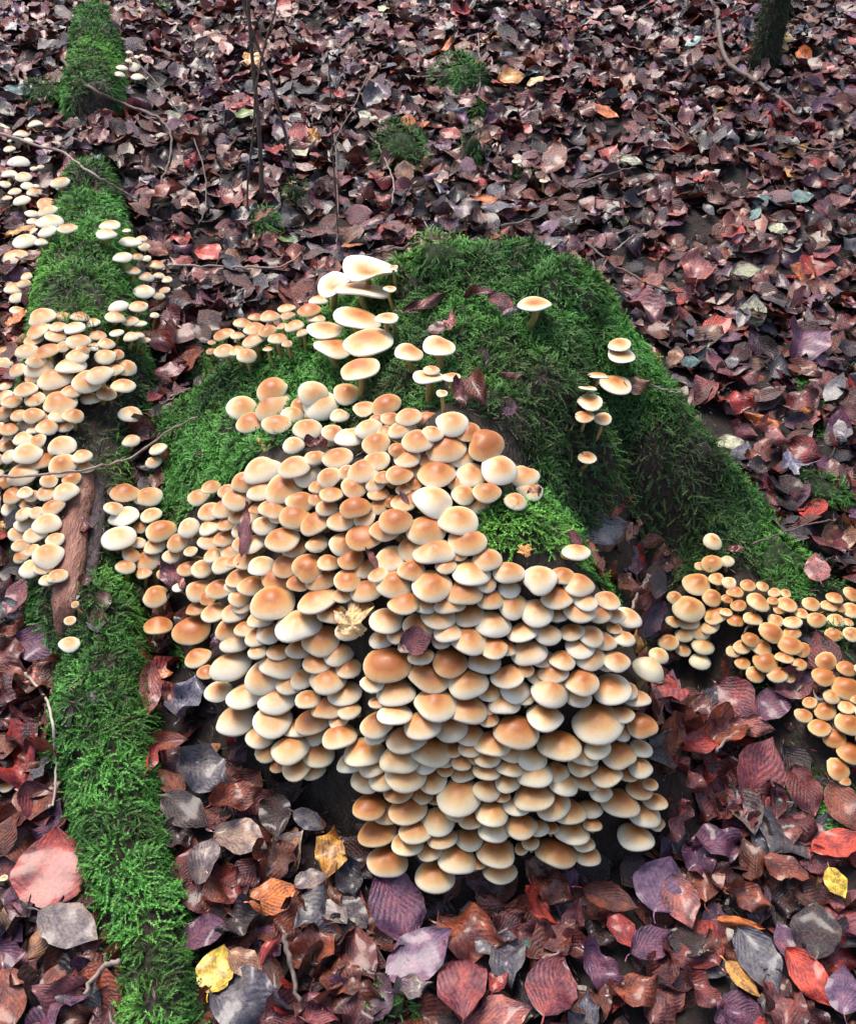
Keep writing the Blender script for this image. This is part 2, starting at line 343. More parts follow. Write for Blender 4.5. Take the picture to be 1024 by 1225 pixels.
# ------------------------------------------------------------------ moss: feathery shoots, each a bent spine with leaflets
def shoots(P, Nn, length, wid, C, down=.5, seg=5, lean=.8):
    n = len(P); r = rng
    up = np.tile([0, 0, 1.0], (n, 1)); dn = -up + (Nn * (up * Nn).sum(1)[:, None]); dn /= np.linalg.norm(dn, axis=1)[:, None] + 1e-6
    rv = r.normal(size=(n, 3)); rv -= Nn * (rv * Nn).sum(1)[:, None]; rv /= np.linalg.norm(rv, axis=1)[:, None]
    slope = 1 - Nn[:, 2:3]
    side = rv * lean + dn * down * (.25 + 1.0 * slope); d0 = Nn * .9 + side * .55; d0 /= np.linalg.norm(d0, axis=1)[:, None]
    d1 = Nn * .12 + side + dn * .25; d1 /= np.linalg.norm(d1, axis=1)[:, None]
    L = (length * r.uniform(.55, 1.35, n))[:, None]; p = P.copy(); sp = [p]
    for k in range(seg):
        u = (k + .5) / seg; d = d0 * (1 - u) + d1 * u; d /= np.linalg.norm(d, axis=1)[:, None]; p = p + d * L / seg; sp.append(p)
    V = []; Cc = []; W = wid * r.uniform(.7, 1.3, n)
    lat = np.cross(d0 + d1, r.normal(size=(n, 3)) * .35 + Nn); lat /= np.linalg.norm(lat, axis=1)[:, None] + 1e-6
    for k in range(seg):
        a = sp[k]; b = sp[k + 1]; ww = (W * (1 - .55 * (k / seg)) * (1 if k else .8))[:, None]
        jl = r.uniform(.7, 1.4, (n, 1)); mid = b + (b - a) * .35
        V += [a, b, mid + lat * ww * jl + Nn * ww * .25, mid - lat * ww * (2 - jl) + Nn * ww * .25]
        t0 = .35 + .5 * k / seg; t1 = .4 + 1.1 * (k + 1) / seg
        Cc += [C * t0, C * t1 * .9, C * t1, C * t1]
    V = np.stack(V, 1).reshape(-1, 3); Cc = np.stack(Cc, 1).reshape(-1, 3)
    i = (np.arange(n)[:, None] * 4 * seg + np.arange(seg)[None] * 4).reshape(-1)
    Tt = np.concatenate([np.stack([i, i + 1, i + 2], 1), np.stack([i + 1, i, i + 3], 1)])
    return V, Tt, Cc
def surf_samples(H, x0, x1, y0, y1, dens, maskf):
    n = int((x1 - x0) * (y1 - y0) * dens * 2.2); x = rng.uniform(x0, x1, n); y = rng.uniform(y0, y1, n)
    Z = H + gbase(gy); e = .008
    nx = (lut(Z, x - e, y) - lut(Z, x + e, y)) / (2 * e); ny = (lut(Z, x, y - e) - lut(Z, x, y + e)) / (2 * e)
    ar = np.sqrt(1 + nx ** 2 + ny ** 2); keep = rng.random(n) < np.minimum(ar, 2.2) / 2.2 * maskf(x, y)
    keep &= lut(H, x, y) > lut(H_fl, x, y) - .006
    x, y, nx, ny = x[keep], y[keep], nx[keep], ny[keep]; Nn = np.stack([nx, ny, np.ones_like(nx)], 1); Nn /= np.linalg.norm(Nn, axis=1)[:, None]
    return np.stack([x, y, lut(Z, x, y) - .001], 1), Nn
def in_poly(px, py, poly):
    r = np.zeros(px.shape, bool); n = len(poly)
    for k in range(n):
        x0, y0 = poly[k]; x1, y1 = poly[(k + 1) % n]
        if y0 == y1: continue
        c = ((y0 > py) != (y1 > py)) & (px < (x1 - x0) * (py - y0) / (y1 - y0) + x0); r ^= c
    return r
def wpoly(P): return [tuple(cast(a, b)[0][:2]) for a, b in P]
BARE = [wpoly(P) for P in (
  [(255,590),(330,540),(480,500),(600,510),(660,600),(570,620),(560,650),(690,680),(760,740),(790,830),(800,960),(770,1030),(440,1090),(300,900),(215,770),(200,650)],
  [(110,590),(260,620),(260,760),(180,760),(130,700)],
  [(780,690),(870,770),(900,850),(860,960),(790,1050),(740,900)],[(900,560),(960,520),(1080,520),(1080,705),(1000,700),(950,640)],[(960,790),(1040,800),(1040,960),(900,900),(940,830)],[(160,360),(290,360),(262,412),(215,450),(180,520),(160,520)],[(190,770),(262,790),(300,890),(440,985),(440,1110),(180,1000)],[(700,655),(760,640),(800,660),(800,745),(750,735)],[(440,1010),(700,1030),(800,980),(830,1100),(440,1120)],
  [(790,720),(860,660),(930,720),(1040,700),(1040,820),(940,830),(860,800),(800,820)])]
BROWN_SHADE = [cast(*q)[0][:2].tolist() + [r] for *q, r in [(610,500,.05),(560,330,.045),(470,470,.06),(760,560,.07),(720,600,.07),(700,640,.05),(770,640,.08),(820,610,.06),(860,640,.06),(790,700,.06),(640,450,.05),(490,340,.04),(690,450,.05),(880,600,.05),(740,560,.08),(800,610,.10),(850,580,.06),(820,660,.06),(690,520,.04),(660,560,.04),(1010,630,.07),(960,620,.05),(1040,690,.05),(960,650,.03),(860,600,.04)]]  # brown moss patches, and hollows whose shade is painted into the moss colour
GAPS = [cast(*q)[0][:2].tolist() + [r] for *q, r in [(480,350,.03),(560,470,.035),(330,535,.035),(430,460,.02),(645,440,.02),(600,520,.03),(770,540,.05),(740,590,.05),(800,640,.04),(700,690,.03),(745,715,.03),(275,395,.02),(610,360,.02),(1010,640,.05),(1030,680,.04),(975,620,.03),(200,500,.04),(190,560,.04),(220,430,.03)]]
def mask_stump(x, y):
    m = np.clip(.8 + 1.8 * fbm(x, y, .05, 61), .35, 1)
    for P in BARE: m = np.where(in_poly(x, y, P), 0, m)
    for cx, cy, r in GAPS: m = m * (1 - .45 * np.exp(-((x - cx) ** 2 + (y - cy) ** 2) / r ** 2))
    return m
def brown_shade_amt(x, y):
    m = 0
    for cx, cy, r in BROWN_SHADE: m = np.maximum(m, np.exp(-((x - cx) ** 2 + (y - cy) ** 2) / r ** 2))
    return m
def moss_cols(P, brown=0):
    n = len(P); v = fbm(P[:, 0], P[:, 1], .07, 71) + rng.normal(0, .16, n)
    A = np.array([.028, .10, .014]); B = np.array([.115, .36, .065]); Cc = A + (B - A) * np.clip(.5 + v, 0, 1)[:, None]
    ye = np.clip(fbm(P[:, 0], P[:, 1], .11, 77) * 3, 0, 1)[:, None]; Cc = Cc * (1 - ye) + Cc * np.array([1.25, 1.08, .85]) * ye
    dk = np.clip(fbm(P[:, 0], P[:, 1], .05, 83) * 3.2 - .2, 0, 1)[:, None]; Cc = Cc * (1 - dk * .62)
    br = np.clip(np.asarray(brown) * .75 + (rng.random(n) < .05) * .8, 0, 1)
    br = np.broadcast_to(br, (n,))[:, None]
    return Cc * (1 - br) + np.where(rng.random((n, 1)) < .35, np.array([.075, .055, .03]), np.array([.012, .022, .009])) * rng.uniform(.5, 1.5, (n, 1)) * br  # brown strands mixed with near-black ones that paint shade into the hollows
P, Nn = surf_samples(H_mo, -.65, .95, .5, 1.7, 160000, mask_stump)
V, T, C = shoots(P, Nn, .016, .0020, moss_cols(P, brown_shade_amt(P[:, 0], P[:, 1])), down=.7)
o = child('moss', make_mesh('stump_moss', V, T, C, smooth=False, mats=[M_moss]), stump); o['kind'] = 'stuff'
LB = [cast(*q)[0][:2].tolist() + [r] for *q, r in [(85,430,.07),(70,480,.09),(50,530,.09),(60,600,.08),(95,600,.05),(88,650,.05),(40,660,.06),(82,720,.022),(115,150,.05),(150,440,.03),(80,700,.03)]]
def mask_log(x, y):
    m = np.clip(.8 + 2.0 * fbm(x, y, .05, 63), .3, 1)
    for cx, cy, r in LB: m = m * (1 - .62 * np.exp(-(((x - cx) ** 2 + (y - cy) ** 2) / r ** 2) ** 2))
    return m
P, Nn = surf_samples(H_lg, -1.3, 0, .3, 3.6, 95000, mask_log)
lbr = 0
for cx, cy, r in LB: lbr = np.maximum(lbr, np.exp(-(((P[:, 0] - cx) ** 2 + (P[:, 1] - cy) ** 2) / r ** 2) ** 2))
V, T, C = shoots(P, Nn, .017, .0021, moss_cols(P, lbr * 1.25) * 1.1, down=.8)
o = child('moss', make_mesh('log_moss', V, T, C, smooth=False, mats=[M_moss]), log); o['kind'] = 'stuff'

# small moss cushions on the floor
CUSH = []
def cushion(px, py, wpx, hfac, label, dens=90000, length=.014, cols=None, rad2=1.0, name='moss_cushion'):
    p, t = cast(px, py); r = wpx / 2 * t / F; hh = r * hfac * 1.25; CUSH.append((p[0], p[1], p[2], r * 1.5)); root = empty(name, (p[0], p[1], p[2] + .006)); tag(root, label, 'moss', 'moss cushions on the forest floor')
    nu, nv = 18, 7; V = [(0, 0, hh * .7)]; Fc = []
    for j in range(1, nv + 1):
        q = j / nv * math.pi / 2
        for k in range(nu):
            a = 2 * math.pi * k / nu; rr = .8 * r * math.sin(q) * (1 + 1.1 * vnoise(math.cos(a) * .7 + px, math.sin(a) * .7, .5, 91)); V.append((rr * math.cos(a), rr * rad2 * math.sin(a), .7 * hh * math.cos(q) - (.01 if j == nv else 0)))
    for k in range(nu): Fc.append((0, 1 + k, 1 + (k + 1) % nu))
    for j in range(nv - 1):
        for k in range(nu): a0 = 1 + j * nu; Fc.append((a0 + k, a0 + nu + k, a0 + nu + (k + 1) % nu, a0 + (k + 1) % nu))
    link('base', pymesh('cushion_base', V, Fc, [M_mossbase]), root)
    n = int(math.pi * r * r * (1 + hfac) * dens); th = rng.uniform(0, 2 * math.pi, n); u = np.sqrt(rng.uniform(0, 1, n)); q = u * math.pi / 2
    Nl = np.stack([np.sin(q) * np.cos(th), np.sin(q) * np.sin(th), np.cos(q) + .15], 1); Nl /= np.linalg.norm(Nl, axis=1)[:, None]
    wob = (1 + 1.1 * vnoise(np.cos(th) * .7 + px, np.sin(th) * .7, .5, 91)); kp = rng.random(n) < np.clip(.6 + 2.5 * vnoise(np.cos(th) * 1.5 + py, np.sin(q) * 2 + np.sin(th), .6, 93), .35, 1)
    Pl = np.stack([r * wob * np.sin(q) * np.cos(th), r * rad2 * wob * np.sin(q) * np.sin(th), hh * np.cos(q) * (1 + .6 * vnoise(th, q * 2, .8, 95))], 1)[kp]; Nl = Nl[kp]
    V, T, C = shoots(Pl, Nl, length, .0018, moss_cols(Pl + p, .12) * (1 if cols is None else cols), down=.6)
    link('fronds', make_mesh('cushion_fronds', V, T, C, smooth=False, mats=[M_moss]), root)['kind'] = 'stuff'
for a in [(556,106,72,.7,'round moss cushion among brown leaves left of the yellow-white leaf'),
          (480,192,62,1.0,'olive moss lump beside the curled brown leaf, upper middle'),
          (566,195,26,2.4,'thin upright moss tuft standing right of the olive moss lump'),
          (573,140,18,1.2,'tiny moss tuft between the round cushion and upright tuft'),
          (320,283,32,1.5,'pointed moss tuft beside the yellow-green leaf, above the tan caps'),
          (356,243,24,1.6,'small dark moss tuft up and right of the pointed tuft'),
          (54,118,44,.6,'dark moss patch left of the upper mossy log end'),
          (527,318,62,.75,'dense dark green moss knob on top back edge of the stump'),
          (982,590,54,.45,'bright moss patch right of the blue-grey lobed leaf'),
          (930,672,78,.4,'bright green moss cushion above the right-hand orange caps'),
          (196,20,20,.8,'tiny moss tuft near the top left edge'),
          (628,215,22,.7,'little flat moss tuft by the small white cap in the litter'),
          (455,1192,70,.22,'thin moss patch among dark leaves at the bottom edge'),
          (1000,770,46,.4,'moss pad between the two right-hand mushroom groups')]:
    cushion(*a)

# ------------------------------------------------------------------ mushrooms: (x, y, width) of each cap in the photograph's pixels, group by group
def rd(s): return [tuple(float(v) if i < 3 else v for i, v in enumerate(q.split(','))) for q in s.split()]
MAIN = rd("""289,484,33 327,462,36 326,481,41 301,502,30 332,503,30 351,493,24 375,467,32 383,480,40 367,510,32 376,494,20 359,481,18 352,530,22 377,545,22 405,544,31 398,515,24
313,558,41 351,555,34 340,579,41 313,583,30 368,564,30 394,568,26 381,580,19 396,588,24 360,596,29 379,595,18 292,574,28 286,592,35 272,585,20 270,604,30 252,609,26 239,591,23 252,580,20 272,623,22 284,617,16 309,605,18 327,605,30 335,615,20 352,614,34
316,625,26 337,641,40 352,651,30 359,623,26 380,620,34 392,605,22 409,620,31 379,648,24 411,647,30 304,647,26 289,648,20 295,666,29 312,673,28 281,669,18 268,642,24 251,643,26 251,628,24 270,672,26 257,662,24 242,678,24 226,677,24 342,672,31 369,675,36 332,687,33 357,694,24 384,690,33 394,670,24 286,687,27 302,697,28 280,698,18 262,701,27 239,702,29 249,713,18 287,712,22 291,723,20
327,716,57 380,714,42 235,725,23 257,729,28 280,729,30 312,737,27 357,742,56 321,754,26 384,760,48 230,749,44 273,750,26 293,749,24 309,759,27 397,731,30 237,783,28 281,764,30 311,775,20 333,776,24 356,772,28
425,604,32 437,617,24 436,637,38 460,631,32 474,619,37 452,604,18 467,598,16 420,665,27 467,665,33 493,679,28 453,685,22 472,694,40 440,702,32 416,691,28 412,708,26
509,629,46 547,618,47 560,642,40 519,655,52 491,652,30 549,661,18 534,674,22 516,696,45 563,680,52 581,696,22 554,704,40 586,713,30 537,718,34 484,718,34 507,723,24 464,737,37 500,744,34 525,733,36 560,731,32 589,742,38 535,753,30 560,762,38 475,757,22 529,765,20 591,771,32 583,665,30 609,681,33 519,595,49 555,588,26 582,585,29 452,588,23
414,467,30 407,495,20 435,488,23,f 463,481,31 452,500,16 467,498,19 490,495,26 478,512,24 420,519,35 441,510,30 451,527,32 461,514,18 500,524,33 517,516,22 541,502,36 560,513,26 579,526,43 533,531,45 475,536,18 488,545,28 451,547,27 435,558,35 415,563,18 510,548,20 550,544,28 523,562,42 497,562,20 477,565,26 459,569,18 448,575,22 423,580,26 404,587,18 403,568,16 564,563,32 597,557,40 546,574,20 483,584,15 496,576,17 495,592,16 627,565,31 634,583,30 616,597,24 690,657,27
646,689,40 672,686,26 693,696,34 666,710,34 613,720,32 643,728,37 667,733,22 692,726,37 698,716,28 717,731,26 726,715,27 736,733,21 751,735,28 735,750,16 741,759,16 746,761,24 624,752,31 654,755,29 599,745,20 684,753,26 707,757,28 724,764,24 692,770,32 632,777,37 602,772,26 648,784,26 673,786,28 704,783,34 723,790,22 737,788,28 607,804,34 629,799,16 641,807,20 662,802,30
617,822,34 658,822,44 695,812,39 693,830,26 730,820,42 750,823,24 761,833,28 628,833,20 653,852,48 604,840,32 616,869,57 668,886,55 714,857,63 744,852,24 767,864,34 742,874,22 698,897,34 714,890,28 738,896,42 766,893,24 696,912,30 610,895,28 635,902,32 611,914,28 639,923,37 667,920,26 676,934,33 698,931,28 711,934,18 725,923,33 749,922,23 765,915,26 719,944,26 608,933,26 639,947,46 661,958,38 680,966,38 706,964,28 742,956,44 764,941,26 777,936,16 783,956,26 770,971,36 619,961,28 601,950,16 598,968,18 760,996,38 785,982,18 624,984,32 644,987,22 659,988,16 685,992,37 709,984,19 698,1006,24 703,1020,27 665,1016,49 635,1006,18 624,1013,14 594,1015,46 597,1039,35 602,989,20
435,895,44 420,908,30 447,913,30 479,902,42 517,893,46 510,910,28 533,906,22 552,909,22 533,916,20 437,928,32 461,927,34 486,923,42 543,895,18 562,892,24 584,903,26 568,905,14 583,918,30 555,921,26 517,929,32 549,945,59 582,940,30 440,961,36 477,941,34 504,946,26 520,954,16 488,962,49,n 464,965,34 450,990,45 525,977,36 545,972,18 563,976,26 589,969,34 591,989,35 497,991,34 528,998,32 559,999,31 487,1006,34 515,1014,28 548,1023,41 462,1025,49 519,1043,50 570,1030,18
465,789,57 504,782,28 538,787,38 578,788,35 513,803,53 473,823,42 445,814,26 561,813,42 586,824,26 520,836,54 560,843,42 584,846,16 451,838,16 472,850,37 452,863,36 449,876,24 508,861,46 537,867,37 558,873,34 583,857,22 487,879,44 590,885,38
276,792,53 317,806,40 335,789,50 309,777,20 406,779,32 379,789,32 360,809,26 391,810,41 347,816,30 412,824,36 247,802,18 262,824,28 294,827,40 334,833,42 368,834,26 393,842,37 418,846,26 281,856,49 327,856,44 355,867,32 376,857,43 314,877,34 405,860,20 379,877,26 407,877,38 347,892,42 321,896,26 381,899,34 333,913,18 356,913,34 374,918,26""")
LOGR = rd("""149,586,36 177,591,35 136,606,24 149,614,37 181,614,27 168,629,18 142,639,40 194,631,37 226,628,30 165,647,22 213,646,30 185,650,28 206,663,24 228,658,18 157,661,24 178,666,34 151,675,25 172,683,22 196,685,18 215,700,18 187,709,34 190,745,37 157,493,30 157,525,23 190,535,24 184,551,20""")
LEFT = rd("""74,530,31 99,543,24 75,552,33 49,548,32 33,539,34 12,544,20 28,564,38 16,590,26 30,587,18 39,591,18 56,587,25 79,585,30 59,572,20 64,604,28 44,611,18 29,613,20 57,623,33 44,636,28 67,643,22 39,656,18 58,660,38 54,675,24 37,677,27 69,687,24 57,692,18
50,376,31 47,392,31 41,404,22 71,389,20 89,390,25 67,399,25 95,405,27 100,417,14 32,418,27 57,417,31 76,413,16 43,430,22 84,434,37 92,423,26 21,441,21 47,436,32 40,449,20 66,450,40 105,453,36 120,445,32 138,440,20 127,424,25 140,423,16 152,438,24 148,459,29 128,468,24 86,466,24 32,463,27 64,463,22 43,474,24 71,478,38 6,472,20 14,478,24 5,492,20 23,495,20 40,494,24 50,497,16 70,495,22 12,511,22 57,508,26 43,512,18 28,522,24 9,522,12 46,525,20 90,722,8 84,741,12 83,768,24""")
LEFTUP = rd("""142,365,26 139,378,26 156,382,21 168,386,16 166,364,24 172,346,28 191,353,15 197,346,14 176,330,20 190,329,15 200,333,14 140,397,18 157,401,20 166,400,16 174,406,13 185,376,12 132,267,28 127,278,27 152,275,11 157,287,28 170,284,14 173,294,15 147,306,26 164,306,17 176,308,12 160,322,21 187,316,23
18,343,26 20,354,20 29,338,18 33,329,16 22,371,20,f 55,241,24 57,250,25 39,254,17 60,263,33 41,264,17 58,275,25 82,271,24 40,275,14 30,286,32 19,305,34 50,288,16 73,216,24""")
TOPLEFT = rd("""43,147,19 26,159,19 34,167,14 12,177,15 12,168,6 23,192,26 12,207,19 28,210,21 6,219,15 33,221,17 44,222,10 18,228,17 41,229,18 27,238,22 9,236,12 41,201,9 49,199,9""")
LOGTOP = rd("""146,80,14 160,78,18 171,66,9 143,88,14 166,91,18 183,93,16 155,62,9 163,68,10 154,72,9 64,51,14,f""")
BACK = rd("""268,398,26 284,400,18 291,385,24 269,417,28 253,419,12 254,409,10 284,418,22 296,423,25 305,405,30 305,391,28 320,394,24 333,403,25 307,378,20 324,376,26 343,367,22 345,376,18 337,389,14 321,416,14 344,410,14 353,388,24 362,397,16 369,368,31 379,379,22 381,357,24""")
WHITE = rd("""389,393,42,f 398,414,46,f 429,380,57,f 439,408,61,f 429,440,50,f 462,380,28,f 471,379,14,f 441,320,60,u 398,339,42,u 434,345,66,t 466,345,16,f 470,320,14,f
490,421,38,f 526,413,42,f 514,450,40,t 516,441,20 540,450,23,f 529,470,14,f 640,363,43,t 740,411,29,f 742,423,35,f 715,449,26,f 736,458,42,f 702,464,23,t 706,480,31,f 699,498,23,f 721,500,22,f 702,547,23,f 618,192,13,f 650,216,10,f""")
RIGHT = rd("""852,645,24 852,671,26 869,669,19 837,676,14 834,695,36 857,690,20 872,695,18 807,713,20 852,713,26 824,724,40 856,733,30 868,731,16 824,741,26 804,742,18 849,748,24 818,757,23 837,754,23 840,770,28 799,765,26 816,775,20 787,782,26 776,797,40,y 837,789,27,y""")
ROOT = rd("""879,706,20 894,698,20 912,700,16 906,717,30 883,722,20 869,715,14 926,707,16 939,708,14 941,721,26 924,717,14 931,728,14 880,740,21 900,738,24 928,740,20 948,742,23 958,732,18 969,720,22 977,739,24 991,723,21 997,713,22 1018,708,22 1018,728,24 1000,740,22 1013,743,15 1005,727,12 997,757,21 1018,756,22 922,754,30 947,755,22 944,768,30 960,775,22 938,784,22 955,792,20 887,771,22 897,763,22 910,772,26 877,778,18 887,791,20 914,788,31 903,804,24 929,804,26 943,809,17 1034,715,24 1036,738,24 1034,760,22
987,789,26 1012,797,24 985,806,29 1011,819,34 994,831,22 968,838,18 1012,843,22 986,848,27 961,853,22 1014,862,32 980,867,28 997,880,28 1015,897,32 1002,917,30 1010,932,16 1022,835,14 1036,800,28 1038,850,30 1036,880,26""")
BL = rd("""8,940,18,f 5,1050,10,f""")
FAM = [('MAIN', MAIN), ('LOGR', LOGR), ('LEFT', LEFT), ('LEFTUP', LEFTUP), ('TOPLEFT', TOPLEFT), ('LOGTOP', LOGTOP), ('BACK', BACK), ('WHITE', WHITE), ('RIGHT', RIGHT), ('ROOT', ROOT), ('BL', BL)]
GROUPN = {'MAIN': 'mushrooms of the great clump on the stump', 'LOGR': 'mushrooms between the log and the stump', 'LEFT': 'mushrooms crowding the left log',
 'LEFTUP': 'mushrooms on the upper mossy log', 'TOPLEFT': 'small mushrooms at the upper left edge', 'LOGTOP': 'pale mushrooms on the far log end', 'BACK': 'tan mushrooms at the back of the stump',
 'WHITE': 'white mushrooms on top of the stump', 'RIGHT': 'mushrooms on the right foot of the stump', 'ROOT': 'mushrooms along the right-hand root', 'BL': 'pale mushrooms at the left edge'}
CLEAR = {'MAIN': .012, 'LOGR': .02, 'LEFT': .016, 'LEFTUP': .022, 'TOPLEFT': .03, 'LOGTOP': .012, 'BACK': .028, 'WHITE': .030, 'RIGHT': .014, 'ROOT': .014, 'BL': .01}
mush = []
for fam, L in FAM:
    for q in L:
        typ = q[3] if len(q) > 3 else 'd'
        c = CLEAR[fam]
        if fam == 'WHITE' and q[1] > 400 and q[0] > 690: c = .014
        if fam == 'WHITE' and q[0] < 470: c = .035
        if fam == 'MAIN': q = (q[0], q[1], min(q[2] * 1.08 + 3.6, max(q[2], 50))) + tuple(q[3:])
        if fam == 'LEFT': q = (q[0], q[1], q[2] + 2.5) + tuple(q[3:])
        oy = .11 * q[2] if typ in 'dyn' else .03 * q[2]
        p, t = cast(q[0], q[1] + oy, c, Z_off)
        mush.append(dict(cy=q[1] + oy, px=q[0], py=q[1], w=q[2], typ=typ, fam=fam, t=t, t0=t, r=q[2] / 2 * t / F))
# relax along the rays so that neighbouring caps stack instead of cutting through one another
MP_ = rng.random; cnt = 0                     # smaller caps fill the gaps deeper in the clump
CLUMP = [(262,600),(330,560),(420,500),(520,500),(600,560),(560,640),(560,660),(690,700),(740,740),(745,800),(775,870),(770,960),(700,990),(560,1010),(450,980),(440,930),(330,890),(270,840),(262,780),(240,720),(240,680)]
AX = np.array([(m['px'], m['cy'], m['w']) for m in mush if m['fam'] == 'MAIN'])
for _ in range(60000):
    x, y = rng.uniform(235, 785), rng.uniform(500, 1015)
    if not in_poly(np.array([x]), np.array([y]), CLUMP)[0]: continue
    if 418 < x < 450 and 730 < y < 880: continue
    d = np.hypot(AX[:, 0] - x, (AX[:, 1] - y) * 1.35) / (AX[:, 2] * .5)
    if d.min() < 1.35: continue
    wq = rng.uniform(26, 34); p, t = cast(x, y, -.004, Z_off); mush.append(dict(cy=y, px=x, py=y, w=wq, typ='d', fam='MAIN', t=t, t0=t, r=0, fill=1)); AX = np.vstack([AX, (x, y, wq)]); cnt += 1
LPOLY = [(30,372),(110,380),(150,430),(150,470),(100,480),(75,520),(112,545),(85,600),(78,690),(30,690),(20,620),(-6,580),(-6,440)]
AX = np.array([(m['px'], m['cy'], m['w']) for m in mush if m['fam'] == 'LEFT'])
for _ in range(30000):
    x, y = rng.uniform(-6, 150), rng.uniform(370, 690)
    if not in_poly(np.array([x]), np.array([y]), LPOLY)[0]: continue
    d = np.hypot(AX[:, 0] - x, (AX[:, 1] - y) * 1.4) / (AX[:, 2] * .5)
    if d.min() < 1.35: continue
    wq = rng.uniform(20, 27); p, t = cast(x, y, .002, Z_off); mush.append(dict(cy=y, px=x, py=y, w=wq, typ='d', fam='LEFT', t=t, t0=t, r=0, fill=1)); AX = np.vstack([AX, (x, y, wq)])
RD = np.array([ray(m['px'], m['cy']) for m in mush]); T_ = np.array([m['t'] for m in mush]); T0 = T_.copy()
W_ = np.array([m['w'] for m in mush]); PXY = np.array([(m['px'], m['py']) for m in mush])
dd = np.hypot(*(PXY[:, None] - PXY[None]).transpose(2, 0, 1)); I, J = np.where((dd < (W_[:, None] + W_[None]) * .5) & (np.arange(len(mush))[:, None] < np.arange(len(mush))[None]))
for it in range(60):
    Pc = CAM + RD * T_[:, None]; Rr = W_ / 2 * T_ / F; dT = np.zeros(len(mush))
    v = Pc[I] - Pc[J]; hd = np.hypot(v[:, 0], v[:, 1]); rs = Rr[I] + Rr[J]
    need = np.clip(1 - hd / (rs * .96), 0, 1) ** .5 * np.minimum(Rr[I], Rr[J]) * .75
    pen = need - abs(v[:, 2]); bad = pen > 0
    up = np.where(abs(PXY[I, 1] - PXY[J, 1]) > 3, PXY[I, 1] < PXY[J, 1], W_[I] > W_[J])      # the upper of the two overlaps the lower
    s = np.where(up, -1, 1) * .0012 * bad
    np.add.at(dT, I, s); np.add.at(dT, J, -s)
    T_ = T_ + np.clip(dT, -.003, .003); T_ = np.clip(T_, T0 - .045, T0 + .028)
for m, t in zip(mush, T_):
    m['t'] = t; m['p'] = CAM + ray(m['px'], m['cy']) * t; m['r'] = m['w'] / 2 * t / F

def cap_mesh(name, kind, seed, nu=26, lo=False):
    rg = np.random.default_rng(seed); nr = 5 if lo else 9
    if lo: nu = 14
    prof = []                                    # (radius, height, cap_uv) from the centre over the rim and under to the stem
    h = {'d': .49, 'f': .26, 't': .16, 'u': .10, 'y': .62, 'n': .46}[kind] * rg.uniform(.9, 1.12); umb = rg.uniform(-.03, .10)
    for k in range(nr + 1):
        s = k / nr; r = math.sin(s * math.pi / 2) ** .95; z = h * (1 - r ** 1.95) ** .80 if r < 1 else 0
        if kind == 'u': r = s; z = -.10 * (1 - s) ** 1.5 + .16 * s * s - .05
        if kind == 't': r = math.sin(s * math.pi / 2); z = .16 * (1 - r ** 4) ** .6 - .05 * math.exp(-(r / .3) ** 2)
        if kind in 'dy': z += umb * math.exp(-(r / .28) ** 2)
        if kind == 'n': z += .10 * math.exp(-(r / .11) ** 2)
        prof.append((r, z, s, 0))
    prof[0] = (0, prof[1][1] * .15 + prof[0][1] * .85 if kind != 'u' else prof[0][1], 0, 0)
    inr = [(.985, -.07, 1.0, 0), (.93, -.10, 1, 1), (.62, -.035, 1, 1), (.2, .03, 1, 1)] if kind in 'dy' else [(.99, -.045, 1.0, 0), (.94, -.06, 1, 1), (.6, -.10, 1, 1), (.16, -.16, 1, 1)]
    if kind == 'n': inr = [(.985, -.07, 1.0, 0), (.93, -.10, 1, 1), (.62, -.035, 1, 1), (.2, .03, 1, 1)]
    if kind == 'u': inr = [(1.0, .07, 1, 0), (.97, .02, 1, 1), (.6, -.14, 1, 1), (.15, -.24, 1, 1)]
    prof += inr
    p1, p2, p3 = rg.uniform(0, 6.28, 3); am = {'d': .05, 'y': .03, 'f': .05, 't': .05, 'u': .09, 'n': .03}[kind]; az = {'d': .05, 'y': .03, 'f': .05, 't': .07, 'u': .13, 'n': .03}[kind]
    dent = rg.uniform(0, 6.28); dn = rg.uniform(.02, .17) if rg.random() < .7 else 0
    V = [(0, 0, prof[0][1])]; U = [(0, 0, 0)]; Fc = []; mi = []
    for (r, z, u, g) in prof[1:]:
        for k in range(nu):
            a = 2 * math.pi * k / nu; e = 1 + am * math.sin(a + p1) + am * .8 * math.sin(2 * a + p2) + am * .5 * math.sin(3 * a + p3)
            dq = math.exp(-((math.atan2(math.sin(a - dent), math.cos(a - dent))) / .45) ** 2); e -= dn * dq
            zz = z + r * r * az * math.sin(2 * a + p3) + r ** 3 * az * .6 * math.sin(3 * a + p1) - (dn * .5 * dq * r * r)
            V.append((r * e * math.cos(a), r * e * math.sin(a), zz)); U.append((u, 0, 0))
    m = len(prof) - 1
    for k in range(nu): Fc.append((0, 1 + k, 1 + (k + 1) % nu)); mi.append(0)
    for j in range(m - 1):
        for k in range(nu): a0 = 1 + j * nu; Fc.append((a0 + k, a0 + nu + k, a0 + nu + (k + 1) % nu, a0 + (k + 1) % nu)); mi.append(prof[j + 2][3])
    return V, Fc, U, mi
def cap_data(name, kind, seed):
    V, Fc, U, mi = cap_mesh(name, kind, seed); me = pymesh(name, V, Fc, [M_cap, M_gill]); me.polygons.foreach_set('material_index', mi)
    at = me.attributes.new('cap_uv', 'FLOAT_VECTOR', 'POINT'); at.data.foreach_set('vector', np.array(U, np.float32).ravel())
    at = me.attributes.new('tint', 'FLOAT_COLOR', 'POINT'); at.data.foreach_set('color', np.ones(len(V) * 4, np.float32)); return me
